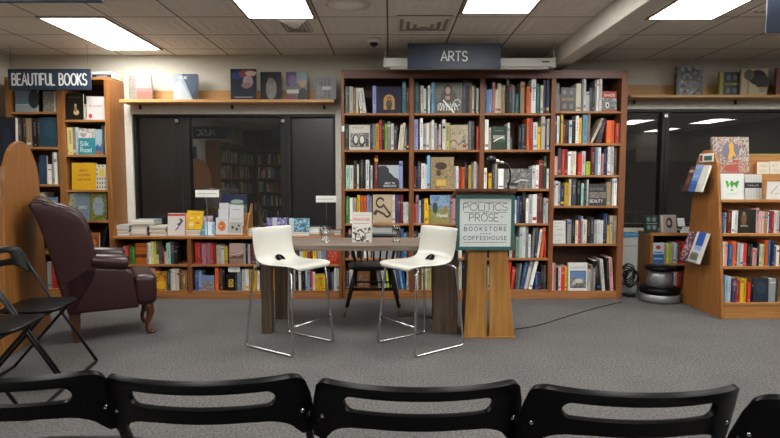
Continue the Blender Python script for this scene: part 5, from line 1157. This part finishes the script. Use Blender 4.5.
# ------------------------------------------------------------------ black wooden chair behind the table
t = thing('wooden_chair', 'black spindle-back wooden chair with pale feet behind the table', 'chair', (-.15, 4.96, 0), 0)
m = MB(); sh_ = []
for k in range(28):
    q = 2 * math.pi * k / 28; c_, s_ = math.cos(q), math.sin(q); sh_.append((.225 * math.copysign(abs(c_) ** .6, c_), .2 * math.copysign(abs(s_) ** .7, s_)))
m.prism(sh_, .405, .437, M_BLACKW, 'z'); m.build('seat', t, local=True, bevel=.008, seg=3, smooth=True)
feet = wood('#6b4a32', '#8a6546', 'z')
for sx in (-1, 1):
    for sy in (-1, 1):
        a, b = Vector((sx * .15, sy * .13, .405)), Vector((sx * .245, sy * .19, 0))
        m = MB(); pt = [a.lerp(b, f) for f in (0, .3, .55, .8)]; m.tube(pt, [.014, .021, .017, .014], M_BLACKW, 10); o = m.build('leg', t, local=True, smooth=True)
        m = MB(); m.tube([a.lerp(b, f) for f in (.801, 1)], [.0145, .012], feet, 10); m.build('foot', o, local=True, smooth=True)
for s in (-1, 1):
    m = MB(); m.tube([(s * .19, -.165, .2), (s * .19, .165, .2)], .009, M_BLACKW, 8); m.build('stretcher', t, local=True, smooth=True)
for y, z in ((0, .2), (-.16, .24), (.16, .24)):
    m = MB(); m.tube([(-.19, y, z), (.19, y, z)], .009, M_BLACKW, 8); m.build('stretcher', t, local=True, smooth=True)
for k in range(7):
    u = -1 + 2 * k / 6; m = MB(); m.tube([(u * .17, .16 - .02 * abs(u), .436), (u * .21, .20 - .05 * u * u, .655)], .0085 if abs(u) < .9 else .013, M_BLACKW, 8); m.build('spindle', t, local=True, smooth=True)
m = MB(); m.tube([(u * .22, .203 - .055 * u * u, .668) for u in [-1.05 + 2.1 * i / 10 for i in range(11)]], .018, M_BLACKW, 10); m.build('back_rail', t, local=True, smooth=True)

# ------------------------------------------------------------------ burgundy wing chair
def armchair(loc, ang):
    t = thing('armchair', 'burgundy leather wing armchair with carved wooden legs beside the left kiosk', 'armchair', (loc[0], loc[1], 0), ang)
    L_ = M_LEATHER
    HW = .27
    wing = [(-.03, .225), (-.05, .34), (-.095, .52), (-.145, .74), (-.20, .93), (-.235, 1.0), (-.22, 1.03), (-.17, 1.035), (-.11, 1.01), (-.05, .995), (.02, .97), (.07, .93), (.11, .87), (.135, .78), (.145, .70), (.165, .62), (.17, .5), (.12, .4), (.02, .225)]
    for s in (-1, 1):
        m = MB(); y0, y1 = s * (HW - .055), s * HW
        m.prism(wing, min(y0, y1), max(y0, y1), L_); w_ = m.build('wing', t, local=True, bevel=.022, seg=4, smooth=True)
        m = MB(); m.tube([(x, s * (HW - .012), z) for x, z in wing[5:17]], .006, L_, 8); m.build('piping', w_, local=True, smooth=True)
        # arm: side panel and rolled top
        m = MB(); m.prism([(-.02, .225), (-.05, .47), (.1, .56), (.36, .53), (.40, .50), (.44, .225)], min(s * (HW - .08), s * HW), max(s * (HW - .08), s * HW), L_); a_ = m.build('arm', t, local=True, bevel=.02, seg=4, smooth=True)
        m = MB(); m.tube([(.13, s * (HW - .03), .60), (.16, s * (HW - .03), .597), (.24, s * (HW - .03), .585), (.35, s * (HW - .03), .572), (.375, s * (HW - .03), .567)], [.045, .052, .056, .056, .048], L_, 18); m.build('arm_roll', a_, local=True, smooth=True, bevel=.01)
    # inner back
    m = MB(); rows = []
    back = [(.10, .43), (.07, .52), (.03, .64), (-.01, .78), (-.06, .92), (-.10, .99), (-.15, 1.04), (-.20, 1.05), (-.235, 1.02), (-.215, .96), (-.165, .8), (-.12, .6), (-.09, .42), (-.05, .25)]
    for k in range(9):
        u = -1 + 2 * k / 8; e = 1 - u * u
        rows.append([(x - .02 * e * (1 if i < 6 else 0) + .02 * (1 - e), u * (HW - .06), z + (.025 * e * max(0, (z - .8) / .28))) for i, (x, z) in enumerate(back)])
    m.grid(rows, L_); m.build('backrest', t, local=True, smooth=True, solid=.01, sub=1)
    m = MB(); m.box(-.03, .43, -HW + .082, HW - .082, .225, .335, L_); m.build('seat_base', t, local=True, bevel=.02, seg=3, smooth=True)
    # seat cushion with a soft crown and a T front
    m = MB(); r2 = []
    for (x0_, x1_, hw) in ((.06, .40, HW - .085), ):
        m.box(x0_, .43, -hw, hw, .337, .46, L_)
    c1 = m.build('seat_cushion', t, local=True, bevel=.035, seg=5, smooth=True)
    m = MB(); m.box(.405, .568, -HW + .005, HW - .005, .24, .47, L_); m.build('cushion_front', c1, local=True, bevel=.045, seg=6, smooth=True)
    m = MB(); m.tube([(.562, -HW + .03, .435), (.567, 0, .437), (.562, HW - .03, .435)], .006, L_, 8); m.build('cushion_piping', c1, local=True, smooth=True)
    wd = wood('#3f2015', '#5c3222', 'z')
    for s in (-1, 1):
        m = MB(); m.prism([(-.0, .0), (.045, .0), (.05, .23), (-.03, .23)], s * .19 - .022, s * .19 + .022, wd); m.build('rear_leg', t, local=True, bevel=.005, smooth=False)
        m = MB(); y = s * .19
        m.tube([(.49, y, .245), (.512, y, .215), (.522, y, .17), (.51, y, .12), (.495, y, .07), (.498, y, .035), (.52, y, .012)], [.034, .036, .03, .021, .016, .017, .024], wd, 14); l_ = m.build('front_leg', t, local=True, smooth=True)
        m = MB(); m.ball((.528, y, .014), .032, .026, .014, wd); m.build('foot_pad', l_, local=True, smooth=True)
    return t
armchair((-2.40, 4.18), R(29))

# ------------------------------------------------------------------ folding chairs
def slot_back(W, H, ear, bulge, lean):
    """moulded backrest seen from behind: a bent panel with a long slot, its lower corners running down as ears"""
    n = 96
    def outer(t):
        # closed outline sampled by angle-like parameter: top edge, right side, ear, arched lower edge, ear, left side
        pts = OUT; d = t * OL; i = 0
        while i < len(pts) - 1 and d > OD[i + 1]: i += 1
        if i >= len(pts) - 1: return pts[-1]
        f = (d - OD[i]) / max(1e-9, OD[i + 1] - OD[i]); a, b = pts[i], pts[i + 1]
        return (a[0] + (b[0] - a[0]) * f, a[1] + (b[1] - a[1]) * f)
    hw = W / 2; rc = .03
    o = [(0, H)] + [(hw - .012 - rc + rc * math.sin(R(a)), H - rc + rc * math.cos(R(a)) + 0) for a in range(0, 91, 15)]
    o += [(hw - .006, H * .5), (hw, 0), (hw + .002, -ear)] + [(hw - .026, -ear)] + [(hw - .036 - .075 * (1 - math.cos(R(a))), -ear * .9 + (ear * .9 + .004) * math.sin(R(a))) for a in (15, 30, 45, 60, 75, 90)] + [(hw * .4, .006), (0, .006)]
    half = o; OUT_ = half + [(-x, y) for x, y in half[::-1]][1:-1]
    return OUT_, hw
def fold_chair(label, loc, ang, group, name='folding_chair'):
    t = thing(name, label, 'chair', (loc[0], loc[1], 0), ang, group)
    W, H = .463, .112
    out, hw = slot_back(W, H, .05, 0, 0)
    # slot stadium, sampled to pair with the outline by angle
    sl, sh2, sc = .158, .020, .062
    # refine the outline
    pts = []
    for i in range(len(out)):
        a, b = out[i], out[(i + 1) % len(out)]; L2 = math.hypot(a[0] - b[0], a[1] - b[1]); k = max(1, int(L2 / .018))
        for j in range(k): pts.append((a[0] + (b[0] - a[0]) * j / k, a[1] + (b[1] - a[1]) * j / k))
    # pair every outline point with one on the slot: straight runs to straight runs, sides to the round ends
    cx = sl - sh2; tx = hw - .042; bxx = hw - .11; end = [p for p in pts if p[0] > 0 and not (p[1] > H - .001 and p[0] <= tx + 1e-6) and not (p[0] <= bxx + 1e-6 and p[1] < .02)]
    acc = [0]
    for a, b in zip(end, end[1:]): acc.append(acc[-1] + math.hypot(a[0] - b[0], a[1] - b[1]))
    ang_of = {p: acc[i] / acc[-1] for i, p in enumerate(end)}
    def slot_pt(p):
        x, y = p; s_ = -1 if x < 0 else 1
        k = (abs(x), y); f = None
        for q, v in ang_of.items():
            if abs(q[0] - k[0]) < 1e-4 and abs(q[1] - k[1]) < 1e-4: f = v; break
        if f is None:
            if x >= 0 or True:
                if y > H - .001: return (x / tx * cx, sc + sh2)
                if abs(x) <= bxx + 1e-6 and y < .02: return (x / bxx * cx, sc - sh2)
            best = min(ang_of, key=lambda q: math.hypot(q[0] - k[0], q[1] - k[1])); f = ang_of[best]
        a = math.pi / 2 - math.pi * f
        return (s_ * (cx + sh2 * math.cos(a)), sc + sh2 * math.sin(a))
    rings = []
    for f in (0, .12, .35, .65, .9, 1):
        ring = []
        for p in pts:
            q = slot_pt(p); ring.append((p[0] + (q[0] - p[0]) * f, p[1] + (q[1] - p[1]) * f))
        rings.append(ring)
    Z0 = .662
    def bend(p, lip=0.0):
        x, y = p; u = x / hw
        fl = .012 * max(0, (y - H + .03) / .03) ** 2
        return Vector((-.155 - .062 * (1 - u * u) - (y) * .36 - fl + .018 * abs(u) ** 6, x, Z0 + y))
    m = MB(); N = len(pts)
    vs = [bend(p) for r_ in rings for p in r_]
    fs = [[i * N + j, i * N + (j + 1) % N, (i + 1) * N + (j + 1) % N, (i + 1) * N + j] for i in range(len(rings) - 1) for j in range(N)]
    m.add(vs, fs, M_BLACKP)
    bk = m.build('backrest', t, local=True, smooth=True, solid=.012, bevel=0)
    q = bk.modifiers.new('rounding', 'BEVEL'); q.width = .004; q.segments = 3; q.limit_method = 'ANGLE'; q.angle_limit = R(50)
    for s in (-1, 1):
        for zz_ in (.012,):
            c_ = bend((s * (hw - .022), zz_)); m = MB(); m.ball(c_ + Vector((-.006, 0, 0)), .004, .006, .006, M_CHROME, 10, 6); m.build('rivet', bk, local=True, smooth=True)
    # seat
    m = MB(); out2 = []
    for k in range(40):
        a = 2 * math.pi * k / 40; c_, s_ = math.cos(a), math.sin(a); out2.append((.015 + .165 * math.copysign(abs(c_) ** .45, c_), .195 * math.copysign(abs(s_) ** .45, s_)))
    m.prism(out2, .428, .446, M_BLACKP, 'z'); m.build('seat', t, local=True, bevel=.007, seg=3, smooth=True)
    r = .0092
    A0, A1 = Vector((-.155, 0, .668)), Vector((.245, 0, .012))
    for s in (-1, 1):
        y = s * (hw - .014)
        m = MB(); m.tube([(A0.x + .004, y, A0.z), A0.lerp(A1, .5) + Vector((0, y, 0)), A1 + Vector((0, y, 0))], r, M_BLACKM, 10); m.build('front_leg', t, local=True, smooth=True)
        y2 = s * (hw - .045)
        m = MB(); m.tube([(.12, y2, .42), (.10, y2, .40), (-.235, y2, .012)], r, M_BLACKM, 10); m.build('rear_leg', t, local=True, smooth=True)
    m = MB(); m.tube([(.243, -hw + .014, .0125), (.243, hw - .014, .0125)], r, M_BLACKM, 10); m.build('front_floor_bar', t, local=True, smooth=True)
    m = MB(); m.tube([(-.234, -hw + .045, .0125), (-.234, hw - .045, .0125)], r, M_BLACKM, 10); m.build('rear_floor_bar', t, local=True, smooth=True)
    m = MB(); m.tube([(.118, -hw + .045, .417), (.118, hw - .045, .417)], r * .9, M_BLACKM, 10); m.build('seat_bar', t, local=True, smooth=True)
    return t
GR = 'black folding chairs in the front row'
def place(px, py, ang, label):
    # px, py: top corner line of the backrest seen in the photo
    p = PZ(px, py, .772)
    off = Vector((.205, 0, 0)); off.rotate(Euler((0, 0, R(ang)))); c = p + off
    return fold_chair(label, (c.x, c.y), R(ang), GR)
place(0, 371.5, 91, 'black folding chair at the left end of the front row')
place(203, 374, 90, 'black folding chair in the front row below the left stool')
place(418, 379.5, 89, 'black folding chair in the front row, third from the left')
place(638, 384.5, 90, 'black folding chair in the front row below the right bookcase')
place(862, 391, 96, 'black folding chair at the right end, cut by the photo edge')
G2 = 'black folding chairs at the left'
fold_chair('black folding chair at the left, nearer to the armchair', (-2.12, 3.32), R(8), G2)
fold_chair('black folding chair at the left edge, its backrest outside the photo', (-2.06, 2.865), R(8), G2)

# ------------------------------------------------------------------ what the dark windows mirror, at the far end of the shop
def rear_case(x0, x1, yc, label, face=1):
    t = thing('bookcase', label, 'bookcase', ((x0 + x1) / 2, yc, 0))
    D = .3; y0 = yc; y1 = yc + D * face; ya, yb = min(y0, y1), max(y0, y1)
    m = MB(); m.box(x0, x1, (ya if face > 0 else yb - .02), (ya + .02 if face > 0 else yb), 0, 2.0, W_BACK); m.build('back_panel', t)
    for a in (x0, (x0 + x1) / 2 - .015, x1 - .03):
        m = MB(); m.box(a, a + .03, ya + .021, yb, 0, 2.0, W_UP); m.build('upright', t)
    for k in range(6):
        m = MB(); m.box(x0 + .031, x1 - .031, ya + .022, yb - .002, .1 + .36 * k, .12 + .36 * k, W_EDGE); m.build('shelf', t)
    r = random.Random(int(x0 * 10)); m = MB(); pal = [v[0] for v in PAL.values()]
    for k in range(5):
        x = x0 + .04
        while x < x1 - .08:
            w = r.uniform(.02, .05); h = r.uniform(.18, .29)
            if abs(x - (x0 + x1) / 2) > .06 and r.random() < .9: m.box(x, x + w - .002, yb - .22, yb - .02, .1205 + .36 * k, .1205 + .36 * k + h, col(r.choice(pal)))
            x += w
    o = m.build('shelved_books'); tag(o, 'rows of books on the ' + label.replace('brown ', ''), 'books', None, 'stuff')
for k in range(2):
    n0 = set(bpy.data.objects); rear_case(0, 1.5, 0, 'brown bookcase on the left wall behind the viewer, ' + ['nearer one', 'farther one'][k])
    for o in set(bpy.data.objects) - n0:
        if o.parent is None: o.rotation_euler = (0, 0, -math.pi / 2); o.location = Matrix.Rotation(-math.pi / 2, 4, 'Z') @ Vector(o.location) + Vector((XW0 + .01, -.1 - 1.55 * k, 0))
rear_case(-3.5, -2.1, YB + .01, 'brown bookcase behind the viewer, mirrored left of the centre')
rear_case(3.2, 4.9, YB + .01, 'brown bookcase behind the viewer, mirrored in the right window')
rear_case(5.0, 6.7, YB + .01, 'brown bookcase behind the viewer, mirrored far right')
finish_books(300 - len([o for o in bpy.data.objects if o.name.split('.')[0] == 'book' and o.parent is None]))
